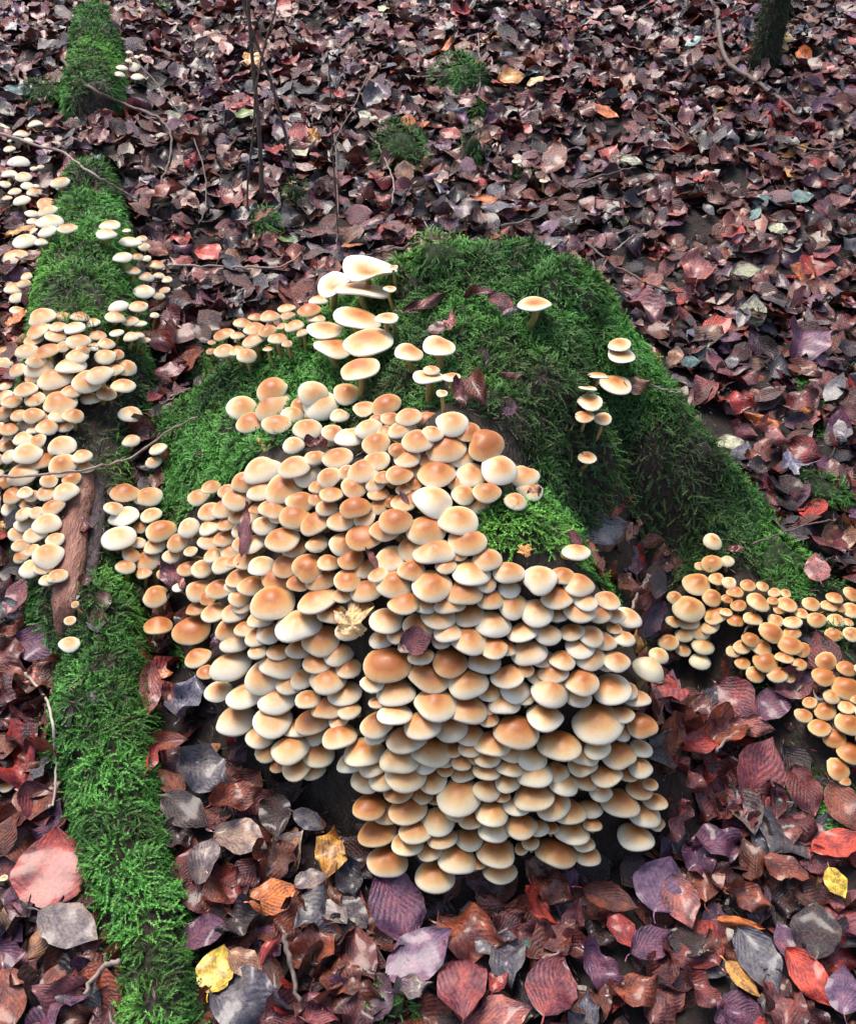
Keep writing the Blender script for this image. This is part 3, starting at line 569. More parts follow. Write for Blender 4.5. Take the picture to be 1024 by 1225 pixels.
CAPM = {k: [cap_data('cap', k, 100 + i + ord(k)) for i in range(n)] for k, n in (('d', 30), ('f', 6), ('t', 3), ('u', 3), ('y', 3), ('n', 1))}
WIDE = {'MAIN': .62, 'LOGR': .56, 'LEFT': .58, 'LEFTUP': .42, 'TOPLEFT': .34, 'LOGTOP': .25, 'BACK': .72, 'WHITE': .52, 'RIGHT': .54, 'ROOT': .72, 'BL': .15}
OWN_BASE = {(301,502): (320,537), (332,503): (322,537), (582,585): (581,618), (616,597): (617,618), (157,493): (164,522), (640,363): (636,396), (490,421): (497,450), (526,413): (527,446),
            (187,709): (193,735), (776,797): (790,820), (721,500): (711,522), (740,423): (735,447), (190,535): (200,557), (43,147): (50,168), (82,271): (82,300)}
def frame(m):
    """tilt of the cap: a little outward (down the slope) and a little at random"""
    rg = random.Random(int(m['px'] * 131 + m['py'] * 17)); p = m['p']; g = nrm(p[0], p[1], Z_off); out = Vector((g[0], g[1], 0))
    k = {'MAIN': .30, 'WHITE': .08, 'LEFTUP': .1, 'TOPLEFT': .05}.get(m['fam'], .2)
    up = Vector((0, 0, 1)) + out * k + Vector((rg.gauss(0, .10), rg.gauss(0, .10), 0)); up.normalize()
    if m['fam'] == 'MAIN':
        ra = math.degrees(PITCH) + math.degrees(math.atan((m['py'] - 612) / F)); up = Vector((g[0] * .22 + rg.gauss(0, .08), math.tan(math.radians(ra - 45)) * .85 + rg.gauss(0, .09), 1))
    if m['typ'] == 'u': up += Vector((0, -.2, 0))
    if m['typ'] == 't': up += Vector((0, .26, 0))
    up.normalize(); q = up.to_track_quat('Z', 'Y'); from mathutils import Quaternion
    return q @ Quaternion((0, 0, 1), rg.uniform(0, 6.283)), up, rg
def stem_pts(m, up, rg, n=6):
    p = Vector(m['p']); a = p + up * (m['r'] * (.03 if m['typ'] in 'dyn' else -.17)); key = (int(m['px']), int(m['py']))
    if key in OWN_BASE:
        b = cast(*OWN_BASE[key])[0]
    else:
        g = nrm(p[0], p[1], Z_off); kk = .03 if m['fam'] == 'MAIN' else .016
        if m['fam'] == 'WHITE': kk = .01
        bx = p[0] - g[0] * kk + rg.gauss(0, .003); by = p[1] - g[1] * kk + rg.gauss(0, .003)
        b = np.array([bx, by, lut(Z_all, bx, by)])
        if b[2] > a.z - .006: b[2] = a.z - .02
        if a.z - b[2] > .075: b[2] = max(b[2], a.z - .075) if m['fam'] == 'MAIN' else b[2]
    b = Vector(b) - Vector((0, 0, .006)); L = (a - b).length
    return [list(b), list(b.lerp(a, .35) + Vector((0, 0, -.0)) + Vector((rg.gauss(0, .06), rg.gauss(0, .06), 0)) * L), list(a - up * L * .3), list(a)]
order = sorted(range(len(mush)), key=lambda i: -mush[i]['w'] + 99 * mush[i].get('fill', 0)); inframe = [i for i in order if -8 < mush[i]['px'] < 1030]
HERO = set(inframe[:300]); DIST = {}

# labels: size, look, then the place told from things one can find
MARK = [('the yellow lobed leaf', 422, 750), ('the ribbed purple leaf', 498, 765), ('the narrow maroon leaf', 290, 635), ('the bare red wood', 86, 650),
 ('the upright reddish leaf', 712, 665), ('the grey leaf on moss', 722, 632), ('the folded brown leaf', 568, 465), ('the pair of yellow-stemmed caps', 318, 520),
 ('the broad upturned white cap', 441, 320), ('the lone white cap on moss', 640, 363), ('the yellow swollen cap', 776, 797), ('the twin white caps', 741, 418),
 ('the pair of tiny buttons in the green hollow', 245, 586), ('the wide lone orange cap', 190, 745), ('the crumpled purple leaf scrap', 258, 768), ('the lone yellow-stemmed left cap', 157, 493),
 ('the single cap on the mossy log', 73, 216), ('the lowest cap of the great clump', 519, 1043), ('the lowest right cap of the clump', 760, 996), ('the widest cap of the clump', 714, 857),
 ('the long thin twig over the left log', 110, 560), ('the bright green moss of the right root', 930, 672), ('the lowest cap at the right edge', 1002, 917)]
NUM = ['half a', 'one', 'one and a half', 'two', 'two and a half', 'three', 'three and a half', 'four', 'four and a half', 'five', 'five and a half', 'six', 'six and a half', 'seven', 'seven and a half', 'eight', 'eight and a half', 'nine', 'nine and a half', 'ten']
def place_words(px, py, unit, noun, marks, skip=0):
    ms = sorted(marks, key=lambda k: math.hypot(k[1] - px, k[2] - py)); ms = [k for k in ms if math.hypot(k[1] - px, k[2] - py) > unit * .45]; mk = ms[skip]
    dx = (px - mk[1]) / unit; dy = (py - mk[2]) / unit; d = math.hypot(dx, dy); i = min(max(int(round(d * 2)), 1), 20) - 1
    a = math.degrees(math.atan2(-dy, dx)) % 360
    dirs = ['right of', 'up-right of', 'above', 'up-left of', 'left of', 'down-left of', 'below', 'down-right of']
    return '%s %s %s %s' % (NUM[i], noun if i <= 1 else noun + 's', dirs[int(((a + 22.5) % 360) // 45)], mk[0])
used = set()
SPECIAL = {(441,320): 'broad upturned white cap with orange dish centre, topmost on the stump', (640,363): 'lone flat white cap on a yellow stem, standing in the green moss',
 (776,797): 'yellow swollen cap at the lower left of the right-hand group', (714,857): 'widest cap of the great clump, orange centre, low on its right side',
 (519,1043): 'lowest cap of the great clump, round and cream with a tan centre', (760,996): 'lowest cap on the right edge of the great clump, cream yellow',
 (190,745): 'wide orange cap standing alone between the log moss and the great clump', (157,493): 'lone tan cap on a yellow stem beside the left log',
 (434,345): 'wide thin white cap edge-on, just under the broad upturned white cap', (439,408): 'large flat white cap with tan centre, lowest but one of the white pile',
 (429,380): 'large flat white cap with orange centre in the middle of the white pile', (429,440): 'flat grey-white cap at the foot of the white pile',
 (301,502): 'yellowish cap on the left one of two curved yellow stems', (332,503): 'white-rimmed cap on the right one of two curved yellow stems',
 (582,585): 'small tan cap on a straight bare stem at the upper right of the clump', (616,597): 'small orange cap with a stem, beside the right green moss of the clump',
 (690,657): 'single orange and cream cap nestled against the upright reddish leaf', (837,789): 'small yellow cap, lowest middle of the right-hand group',
 (73,216): 'single cap on top of the mossy upper log between two moss patches', (616,869): 'large cap with bright orange top and broad white rim, left of the widest cap',
 (668,886): 'large orange-brown cap just below left of the widest cap', (465,789): 'large evenly orange cap just left of the ribbed purple leaf',
 (357,742): 'large cream cap tilted left, just left of the yellow lobed leaf', (327,716): 'large cream cap with tan crown, up-left of the tilted cream cap',
 (276,792): 'large smooth orange cap at the left edge of the great clump', (549,945): 'large flat-topped orange cap above the lowest lobe of the clump',
 (488,962): 'round cap with a small nipple at its centre, lower left lobe', (462,1025): 'greyish cream cap at the lowest left edge of the clump',
 (8,940): 'pale flat cap low at the left photo edge among dark leaves', (852,645): 'tan cap at the very top of the right-hand group'}
def size_word(w): return 'tiny' if w < 14 else 'small' if w < 22 else 'middle-sized' if w < 31 else 'large' if w < 42 else 'very large'
def look_word(m):
    x = m['ow']
    if m['typ'] in 'ft': return 'flat white'
    if m['typ'] == 'u': return 'upturned white'
    if m['typ'] == 'y': return 'yellow'
    return 'cream white' if x < .38 else 'tan-centred cream' if x < .55 else 'light orange' if x < .7 else 'orange-brown'
def mlabel(m):
    k = (int(m['px']), int(m['py']))
    if k in SPECIAL: used.add(SPECIAL[k]); return SPECIAL[k]
    for skip in range(4):
        s = '%s %s cap %s' % (size_word(m['w']), look_word(m), place_words(m['px'], m['py'], 30, 'cap-width', MARK, skip))
        if s not in used and len(s.split()) <= 16: used.add(s); return s
    used.add(s); return s
# merged remainder
RV, RF, RU, RM, RT = [], [], [], [], []; nv = 0
LOC = {k: [cap_mesh('x', k, 100 + i + ord(k), lo=True) for i in range(8 if k == 'd' else 3)] for k in 'dftuyn'}
for i, m in enumerate(mush):
    q, up, rg = frame(m); ow = float(np.clip(rg.gauss(WIDE[m['fam']], .12), .05, .95)); grn = 1.0; blu = rg.choice([1, 1, .8, .5])
    if m['fam'] == 'MAIN':
        if m['py'] > 880: grn = .75
        if 330 < m['px'] < 440 and 590 < m['py'] < 700: ow += .12
        if m['w'] < 24: ow += .15; blu *= .7
    if m['typ'] == 'y': ow = .2; grn = 0
    if m['fam'] in ('RIGHT', 'ROOT'): grn = .55
    if m['typ'] in 'ftu': ow = min(max(ow, .56), .72); grn = 1; blu = 1
    if (m['px'], m['py']) in ((190, 745), (230, 749), (465, 789), (538, 787), (440, 961), (477, 941), (672, 886)): ow = .95
    m['ow'] = ow; r = m['r']; hz = r * rg.uniform(.88, 1.12)
    sp = stem_pts(m, up, rg); sr = max(.0022, min(.0042, r * .2))
    cl = (float(ow), float(grn), float(blu), 1)
    if i in HERO:
        root = empty('mushroom', sp[0]); tag(root, mlabel(m), 'mushroom', GROUPN[m['fam']])
        c = link('cap', CAPM[m['typ']][rg.randrange(len(CAPM[m['typ']]))], root); c.location = Vector(m['p']) - root.location
        c.rotation_mode = 'QUATERNION'; c.rotation_quaternion = q; c.scale = (r, r * rg.uniform(.93, 1.05), hz); c.color = cl
        V, Fc = tube(spline(sp, 8), list(np.linspace(sr * 1.15, sr * .9, 8)), 8); V = V - np.array(root.location)
        link('stem', pymesh('stem', V, Fc, [M_stem]), root)
    else:
        V, Fc, U, mi = LOC[m['typ']][rg.randrange(len(LOC[m['typ']]))]; R3 = np.array(q.to_matrix()); Vw = (np.array(V) * [r, r, hz]) @ R3.T + m['p']
        RV.append(Vw); RF += [[nv + a for a in f] for f in Fc]; U = np.array(U, float); U[:, 1] = rg.random(); RU.append(U); RM += mi; RT.append(np.tile([ow, grn, blu], (len(V), 1))); nv += len(V)
        V, Fc = tube(spline(sp, 5), list(np.linspace(sr * 1.1, sr * .9, 5)), 6); RV.append(V); RF += [[nv + a for a in f] for f in Fc]; RU.append(np.zeros((len(V), 3))); RT.append(np.ones((len(V), 3))); RM += [2] * len(Fc); nv += len(V)
me = pymesh('small_mushrooms', np.concatenate(RV), RF, [M_cap, M_gill, M_stem]); me.polygons.foreach_set('material_index', RM)
at = me.attributes.new('cap_uv', 'FLOAT_VECTOR', 'POINT'); at.data.foreach_set('vector', np.concatenate(RU).astype(np.float32).ravel())
at = me.attributes.new('tint', 'FLOAT_COLOR', 'POINT'); at.data.foreach_set('color', np.c_[np.concatenate(RT), np.ones(nv)].astype(np.float32).ravel())
o = link('small_mushrooms', me); tag(o, 'the smallest mushrooms tucked in among the bigger caps of every group', 'mushrooms', kind='stuff')

# ------------------------------------------------------------------ leaves
def beech(seed, nl=8, nw=3, curl=1.0):
    rg = np.random.default_rng(seed); V = []; U = []; ns = 2 * nw + 1
    fold = rg.uniform(-.35, .55) * curl; bend = rg.uniform(-1.3, 1.3) * curl; tw = rg.uniform(-.7, .7) * curl; edge = rg.uniform(-.25, .25) * curl
    wv = rg.uniform(.03, .09) * curl; p1, p2 = rg.uniform(0, 6.28, 2); wid = rg.uniform(.27, .36); hook = rg.uniform(-.12, .12); nt = [(rg.uniform(.15, .9), rg.choice([-1, 1]), rg.uniform(.15, .55) if rg.random() < .6 else 0, rg.uniform(.04, .10)) for _ in range(3)]; nt = [(a, b, c * min(1, max(0, curl - .4)), d) for a, b, c, d in nt]
    for i in range(nl + 1):
        s = i / nl; wd = wid * (math.sin(math.pi * min(1, s * .97 + .01)) ** (.60 + .75 * s * s)) * (1.0 - .15 * s) * 1.10
        if i in (0, nl): wd = .004
        for j in range(ns):
            v = (j - nw) / nw; cut = 1 - sum(a * math.exp(-((s - c0) / w0) ** 2) for c0, sd, a, w0 in nt if sd * v > 0) * abs(v); x = wd * v * max(cut, .3) * (1 + rg.uniform(-.06, .06) * (abs(v) == 1)); y = s - .5
            z = fold * abs(x) + edge * (abs(v) ** 3) * .4 * math.sin(3 * s + p2) + wv * math.sin(s * 14 + p1 + abs(v) * 2.5) * abs(v) + wv * .8 * math.sin(s * 5 + p2 + 2 * v) + .006 * curl * math.sin((s - abs(v) * .25) * 44) * min(1, abs(v) * 3)
            a = bend * y; yy = math.sin(a) / bend if abs(bend) > .05 else y; zz = z + ((1 - math.cos(a)) / bend if abs(bend) > .05 else 0)
            t = tw * y; V.append((x * math.cos(t) - z * math.sin(t) + hook * y * y, yy, zz + x * math.sin(t))); U.append((v, s, 0))
    Q = [(i * ns + j, i * ns + j + 1, (i + 1) * ns + j + 1, (i + 1) * ns + j) for i in range(nl) for j in range(ns - 1)]
    if nl > 8:                                   # stalk
        b0 = len(V); mid = np.array(V[nw]); sk = rg.uniform(-.1, .1)
        for i in range(4):
            for e in (-1, 1): V.append((mid[0] + e * .009 + sk * (i / 3) ** 2, mid[1] - .055 * i, mid[2] + .02 * i * rg.uniform(-.5, 1) + .004 * e)); U.append((0, 0, 0))
        Q += [(b0 + 2 * i, b0 + 2 * i + 1, b0 + 2 * i + 3, b0 + 2 * i + 2) for i in range(3)]
    V = np.array(V); return V, np.array(Q), np.array(U)
def lobed(seed, nr=5, na=48, lobes=5, depth=.45, curl=1.0, stub=False):
    rg = np.random.default_rng(seed); V = [(0, 0, 0)]; U = [(0, .5, 0)]; Q = []; p1, p2 = rg.uniform(0, 6.28, 2); bend = rg.uniform(-.8, .8) * curl
    for i in range(1, nr + 1):
        s = i / nr
        for k in range(na):
            a = 2 * math.pi * k / na; q = np.interp(abs((math.degrees(a) + 180) % 360 - 180), [0, 12, 27, 42, 52, 62, 80, 98, 108, 120, 150, 172, 180], [1, .70, .46, .72, .90, .66, .40, .52, .66, .48, .40, .34, .12]); R = .56 * q * (1 + .10 * math.cos(a * 23 + p1)) * (1 + .1 * math.sin(a * 3 + p2))
            x = R * s * math.sin(a); y = R * s * math.cos(a)
            z = bend * y * y + .05 * curl * math.sin(7 * x + p1) * s + .06 * curl * math.cos(6 * y + p2) * s + .03 * s * math.cos(a * lobes) + .05 * curl * s * s * math.sin(3 * a + p1)
            V.append((x, y, z)); U.append((x * 2, y + .5, 0))
    for k in range(na): Q.append((0, 1 + k, 1 + (k + 1) % na, 0))
    for i in range(nr - 1):
        for k in range(na): a0 = 1 + i * na; Q.append((a0 + k, a0 + na + k, a0 + na + (k + 1) % na, a0 + (k + 1) % na))
    return np.array(V), Q, np.array(U)
def leaf_data(name, V, Q, U):
    me = pymesh(name, V, [tuple(q) for q in Q], [M_leaf])
    at = me.attributes.new('leaf_uv', 'FLOAT_VECTOR', 'POINT'); at.data.foreach_set('vector', np.array(U, np.float32).ravel())
    at = me.attributes.new('tint', 'FLOAT_COLOR', 'POINT'); at.data.foreach_set('color', np.ones(len(V) * 4, np.float32)); return me
BM = [leaf_data('beech_leaf', *beech(s, 12, 4, c)) for s, c in zip(range(20), [.45] * 8 + [1.0] * 6 + [1.6] * 6)]
LM = [leaf_data('lobed_leaf', *lobed(s, lobes=l, depth=d, curl=c)) for s, l, d, c in [(1, 5, .5, 1.0), (2, 5, .42, 1.3), (3, 5, .55, 1.2), (4, 3, .4, 1.6)]]
CL = {'red': (.52, .07, .04), 'salmon': (.42, .05, .04), 'rust': (.30, .085, .045), 'brown': (.21, .068, .038), 'maroon': (.19, .045, .042), 'dark': (.050, .026, .026), 'purple': (.19, .075, .14),
      'lilac': (.22, .12, .22), 'slate': (.165, .17, .19), 'grey': (.28, .25, .24), 'beige': (.42, .33, .26), 'tan': (.40, .22, .12), 'orange': (.62, .20, .05), 'golden': (.58, .33, .08), 'yellow': (.74, .58, .06),
      'paleyellow': (.82, .66, .30), 'green': (.25, .40, .12), 'palegreen': (.48, .55, .36), 'teal': (.16, .32, .29), 'pink': (.42, .16, .14), 'mauve': (.28, .085, .10), 'blue': (.19, .21, .28)}
WORD = {'red': 'red', 'salmon': 'salmon red', 'rust': 'rust brown', 'brown': 'brown', 'maroon': 'maroon', 'dark': 'blackish', 'purple': 'purple', 'lilac': 'lilac', 'slate': 'slate grey', 'grey': 'grey', 'beige': 'beige',
        'tan': 'tan', 'orange': 'orange', 'golden': 'golden', 'yellow': 'yellow', 'paleyellow': 'pale yellow', 'green': 'green', 'palegreen': 'pale green', 'teal': 'blue-green', 'pink': 'pinkish', 'mauve': 'mauve', 'blue': 'blue-grey'}
# x, y, apparent length px, heading deg, colour, mesh (b flat, c curled, k crumpled, l lobed), aspect, label
HL = [(62,1040,100,100,'salmon','b',1.25,'large salmon red beech leaf lying left of the mossy log'),(83,1108,80,-15,'grey','b',1.0,'grey ribbed beech leaf just below the large salmon red leaf'),
(45,1122,55,60,'tan','c',1,'curled tan leaf under the grey ribbed leaf'),(221,968,68,-25,'dark','b',1,'dark ribbed beech leaf right of the log, pointing down-right'),(283,955,70,15,'rust','k',.9,'crinkled rust brown leaf right of the dark ribbed leaf'),
(288,1002,66,-15,'beige','b',1.05,'beige strongly ribbed beech leaf below the crinkled rust leaf'),(221,1038,52,80,'maroon','b',1.1,'glossy maroon beech leaf standing beside a grey one'),(247,1028,64,72,'grey','c',.8,'upright grey leaf behind the glossy maroon leaf'),
(330,1072,66,12,'orange','b',1.15,'orange oval beech leaf with yellow edge, lower left'),(243,1114,62,5,'purple','b',1.1,'shiny purple leaf left of the orange oval leaf'),(258,1160,62,75,'yellow','b',1.05,'bright yellow leaf near the bottom left'),
(294,1152,52,-25,'tan','b',1.1,'tan leaf touching the bright yellow leaf'),(322,1136,42,60,'salmon','c',.8,'small reddish leaf stood on edge right of the tan leaf'),(300,1200,105,-10,'slate','k',1.1,'big wrinkled slate leaf at the bottom edge'),
(8,1195,80,-60,'rust','b',1.1,'rust red leaf in the bottom left corner'),(5,1000,55,80,'brown','b',1,'brown leaf cut by the left edge above the corner'),(398,1020,50,80,'golden','k',1,'golden brown crumpled leaf under the lower left lobe of the clump'),
(372,1052,44,20,'grey','b',1.2,'small smooth grey leaf below the golden leaf'),(476,1085,100,-58,'purple','b',1.15,'large purple beech leaf with brown stains below the clump'),(502,1142,100,25,'lilac','b',.9,'long lilac leaf lying across below the stained purple leaf'),
(430,1140,76,-55,'maroon','b',.9,'dark maroon leaf left of the long lilac leaf'),(562,1115,84,-20,'rust','k',1.1,'crumpled rust leaf right of the stained purple leaf'),(600,1145,70,-70,'slate','k',1.1,'slate blue-green wrinkled leaf, lower middle'),
(596,1168,40,60,'salmon','b',1,'little salmon leaf on the slate blue-green leaf'),(552,1172,92,88,'mauve','b',.75,'long mauve leaf pointing to the bottom edge'),(645,1084,66,-28,'red','c',.55,'rolled red leaf like a cigar below the clump'),
(492,1182,50,10,'grey','k',.9,'small grey-green rumpled leaf near the thin moss patch'),(590,1218,95,5,'pink','b',1,'pink leaf cut by the bottom edge, middle'),(660,1060,60,-30,'brown','k',1,'brown twisted leaf right under the lowest caps'),
(908,925,88,62,'mauve','b',1.2,'large wrinkled mauve beech leaf on the right'),(962,945,68,-70,'maroon','b',1.2,'maroon ribbed leaf touching the large mauve leaf'),(1008,962,70,-80,'rust','b',1,'rust leaf at the right edge'),
(1000,1010,62,15,'red','b',.9,'pinkish red leaf at the right edge above the yellow round leaf'),(790,1058,70,60,'lilac','b',1.25,'shiny lilac leaf with white sheen, right of the clump foot'),(815,1078,70,-75,'pink','b',.9,'pink leaf overlapping the shiny lilac leaf'),
(1000,1056,44,-70,'yellow','b',1.2,'round yellow leaf near the right edge'),(975,1112,72,70,'dark','b',1.15,'blackish grey folded leaf right of the slate pointed leaf'),(908,1148,96,-62,'slate','b',1,'long slate grey pointed leaf, bottom right'),
(890,1170,62,-38,'golden','b',.85,'yellow and pink two-coloured leaf, bottom right'),(968,1168,92,-52,'red','b',.85,'long red leaf slanting to the bottom right corner'),(886,1105,58,-8,'orange','c',.45,'narrow orange leaf seen edge-on, lower right'),
(895,1074,60,-20,'rust','k',1,'rust curled leaf above the narrow orange leaf'),(745,1112,62,-60,'salmon','b',.9,'salmon leaf overlapping a purple one, lower right'),(779,1127,56,20,'purple','b',1,'purple leaf beside the salmon leaf, lower right'),
(942,1040,66,-25,'rust','b',1,'rust leaf with a torn edge left of the round yellow leaf'),(728,1074,74,-15,'brown','c',.8,'brown long leaf right of the lowest caps'),(1008,1185,60,70,'lilac','b',1,'lilac leaf in the bottom right corner'),
(808,980,56,-70,'pink','k',.9,'pinkish brown leaf right of the lowest right cap'),(720,1160,70,-40,'purple','k',1,'dark purple wrinkled leaf, bottom right of middle'),(760,1185,70,10,'rust','k',1,'rust wrinkled leaf at the bottom edge'),
(840,1190,66,-35,'maroon','k',1,'maroon wrinkled leaf at the bottom edge left of the slate leaf'),(660,1180,74,60,'mauve','b',1,'mauve leaf near the bottom edge, right of middle'),(860,1010,60,10,'purple','k',1,'purple leaf fragment below the large mauve leaf'),
(858,391,40,20,'red','b',1.25,'bright red round leaf on the litter right of the stump'),(944,552,54,-20,'blue','l',1,'blue-grey lobed leaf at the right, above moss'),(893,324,36,10,'palegreen','b',1,'pale green leaf right of the upper stump'),
(770,370,52,-50,'mauve','k',1.1,'mauve folded leaf leaning on the right flank of the stump'),(921,520,46,-20,'pink','k',1.1,'pink crumpled leaf left of the blue-grey lobed leaf'),(826,432,26,0,'teal','b',1,'small blue-green leaf right of the twin white caps'),
(808,425,24,60,'tan','b',1,'small tan leaf left of the small blue-green leaf'),(830,325,50,80,'pink','k',1,'shiny pink leaf with wet highlight behind the stump'),(960,408,46,60,'purple','k',1.1,'purple lobed leaf far right, mid height'),
(1003,352,32,-30,'blue','b',1.1,'blue-grey leaf at the right edge'),(880,480,50,-20,'salmon','k',.9,'salmon leaf on the right litter slope'),(912,500,52,-25,'orange','c',.45,'thin orange leaf edge-on on the right litter slope'),
(870,530,44,-10,'palegreen','b',.8,'pale grey-green leaf tucked at the moss edge, right'),(900,545,24,0,'rust','c',1,'small rust leaf under the pale grey-green leaf'),(960,480,50,20,'maroon','k',1,'maroon leaf on the right litter'),
(722,632,62,14,'slate','b',.8,'grey leaf on moss in the dark hollow of the stump'),(745,700,56,-10,'brown','k',1,'crumpled brown leaf in the hollow left of the right-hand group'),(712,666,50,-80,'rust','b',.75,'upright reddish leaf in the stump hollow'),
(690,645,34,-40,'maroon','b',.8,'small maroon leaf behind the upright reddish leaf'),(569,462,46,-80,'brown','k',.9,'folded brown leaf standing in the stump moss'),(550,470,40,-60,'maroon','c',.7,'dark leaf leaning on the folded brown leaf'),
(536,385,34,15,'pink','l',1,'small pink lobed leaf on the stump moss'),(525,392,28,0,'maroon','b',.9,'maroon leaf end under the small pink lobed leaf'),(600,362,38,-20,'maroon','b',1,'maroon leaf beside the lone white cap'),
(612,447,30,-8,'brown','c',.6,'narrow brown leaf in the moss under the lone white cap'),(628,660,24,60,'golden','l',1,'tiny golden and red star-like leaf on moss'),(611,490,20,30,'purple','b',1.1,'tiny purple round leaf on the stump moss'),
(990,650,46,-70,'maroon','b',1.1,'maroon-pink leaf at the right edge over the orange caps'),(977,680,36,80,'pink','b',.9,'greenish pink leaf beside the maroon-pink one'),(880,656,24,-10,'maroon','b',.7,'dark red leaf bit by the top cap of the right-hand group'),
(760,462,44,12,'tan','k',.8,'torn tan leaf beside the white caps on the right flank'),(610,372,20,30,'grey','c',.8,'grey leaf tip by the lone white cap'),(510,362,60,18,'maroon','c',.45,'long dark maroon leaf on the back edge of the stump'),(575,352,44,0,'maroon','c',.5,'dark red curled leaf near the moss knob'),
(195,236,52,5,'rust','c',1,'arched rust orange leaf over a dark hollow, upper left'),(22,108,36,10,'teal','b',.9,'blue-green leaf by the upper left edge'),(297,137,34,25,'green','b',.9,'green leaf among brown ones, upper left'),
(212,140,32,5,'palegreen','b',.8,'pale grey-green leaf between the upper twigs'),(297,72,44,-20,'golden','l',1,'orange-yellow lobed leaf behind the sapling stems'),(374,162,28,20,'golden','l',1,'golden lobed leaf with a salmon neighbour'),
(358,158,26,70,'salmon','b',1,'salmon leaf left of the golden lobed leaf'),(250,302,26,-40,'red','b',1.1,'small red leaf with orange spot left of the pointed moss tuft'),(275,235,36,60,'pink','c',.9,'upright curled pinkish leaf left of the pointed moss tuft'),
(343,285,28,20,'green','b',.9,'yellow-green leaf beside the pointed moss tuft'),(421,292,26,5,'orange','b',.9,'small orange leaf above the broad upturned cap'),(398,318,22,70,'rust','b',1,'small rust leaf left of the broad upturned cap'),
(612,92,34,10,'golden','b',1,'yellow and grey leaf right of the round moss cushion'),(641,97,24,20,'paleyellow','b',1,'small pale yellow leaf right of the yellow and grey leaf'),(658,187,42,60,'brown','b',1.3,'dark brown leaf arched over a small cap'),
(725,134,34,-20,'orange','b',.8,'orange leaf in the upper right litter'),(530,58,40,25,'orange','c',.5,'orange curled leaf near the top middle'),(640,68,34,5,'rust','b',.8,'orange-brown leaf above the small pale yellow leaf'),
(958,235,32,0,'teal','b',1,'blue-green leaf far right, the right one of two'),(912,238,26,15,'teal','b',1,'blue-green leaf far right, the left one of two'),(930,273,26,-30,'palegreen','b',1,'pale mint leaf below the two blue-green leaves'),
(754,192,30,-20,'palegreen','b',.8,'pale green narrow leaf in the upper right litter'),(26,275,40,20,'golden','b',.9,'golden leaf beside the caps at the left edge'),(182,295,44,-20,'rust','b',1,'rust leaf behind the caps of the upper log'),
(192,403,50,-45,'maroon','k',1,'maroon leaf right of the left log caps'),(205,442,44,10,'mauve','b',1,'mauve leaf between log and stump moss'),(20,380,30,60,'orange','b',.9,'orange leaf at the left edge beside pale caps'),(26,402,26,20,'golden','c',.8,'little golden leaf under the left log caps'),
(500,300,36,50,'brown','c',.6,'brown leaf against the moss knob'),(390,315,26,40,'rust','b',1,'rust leaf up-left of the upturned caps'),(450,240,40,0,'pink','k',1,'pink leaf above the stump'),(545,255,60,5,'grey','k',1,'grey ragged leaf behind the moss knob'),
(600,245,50,10,'slate','b',.8,'slate ribbed leaf behind the stump'),(178,830,66,-75,'pink','c',.6,'pinkish curled leaf against the log moss'),(228,832,62,60,'blue','k',1.1,'blue-grey crumpled leaf left of the great clump'),(196,806,24,10,'orange','b',1,'small orange leaf in the dark hollow by the log'),
(198,888,56,10,'rust','c',.8,'rust curled leaf right of the log'),(248,925,70,-30,'slate','k',1.1,'slate crumpled leaf under the left edge of the clump'),(178,905,40,75,'salmon','c',.6,'salmon leaf rim at the edge of the log moss'),(14,753,38,10,'rust','c',.6,'rust rolled leaf at the left edge'),
(22,712,50,70,'mauve','b',1,'mauve ribbed leaf below the left log caps'),(45,770,60,-10,'purple','b',1,'purple ribbed leaf left of the log'),(12,728,32,-40,'slate','b',1,'slate leaf at the left edge'),(370,980,44,-20,'slate','b',1,'slate leaf below the clump, left lobe'),(215,1005,40,30,'dark','k',1,'dark leaf between log and beige ribbed leaf'),
(330,975,50,-70,'dark','b',1,'dark leaf under the left lobe of the clump'),(880,835,64,-45,'mauve','b',1.1,'mauve leaf right of the clump under the right group'),(925,840,56,30,'purple','b',1.1,'purple ribbed leaf below the right-hand caps'),(870,870,60,20,'rust','k',1,'rust leaf below the right-hand group'),
(900,868,56,-10,'pink','b',.8,'pink leaf edge below the purple ribbed leaf'),(830,880,50,10,'salmon','k',.9,'salmon leaf fragment right of the clump'),(820,930,56,-20,'maroon','k',1,'maroon leaf right of the clump foot')]
ONCAP = [(422,748,62,70,'paleyellow','l',1,'pale yellow lobed leaf lying on the caps of the great clump'),(498,766,40,10,'mauve','b',1.2,'purple ribbed beech leaf lying on the caps'),(292,632,66,62,'mauve','b',.45,'narrow maroon leaf stuck on the left side of the clump'),
 (258,768,24,60,'purple','k',1,'crumpled purple leaf scrap between caps at the clump left'),(212,691,38,-35,'mauve','c',.8,'mauve leaf tucked under caps left of the clump'),(380,530,26,-10,'maroon','k',1,'dark red leaf scrap near the yellow-stemmed caps'),
 (443,668,30,85,'maroon','c',.6,'dark maroon leaf slotted between caps in mid clump'),(484,596,22,-60,'maroon','b',.6,'small maroon leaf in the gap at the clump top'),(640,588,18,20,'tan','k',1,'small withered tan leaf beside the upper right caps')]
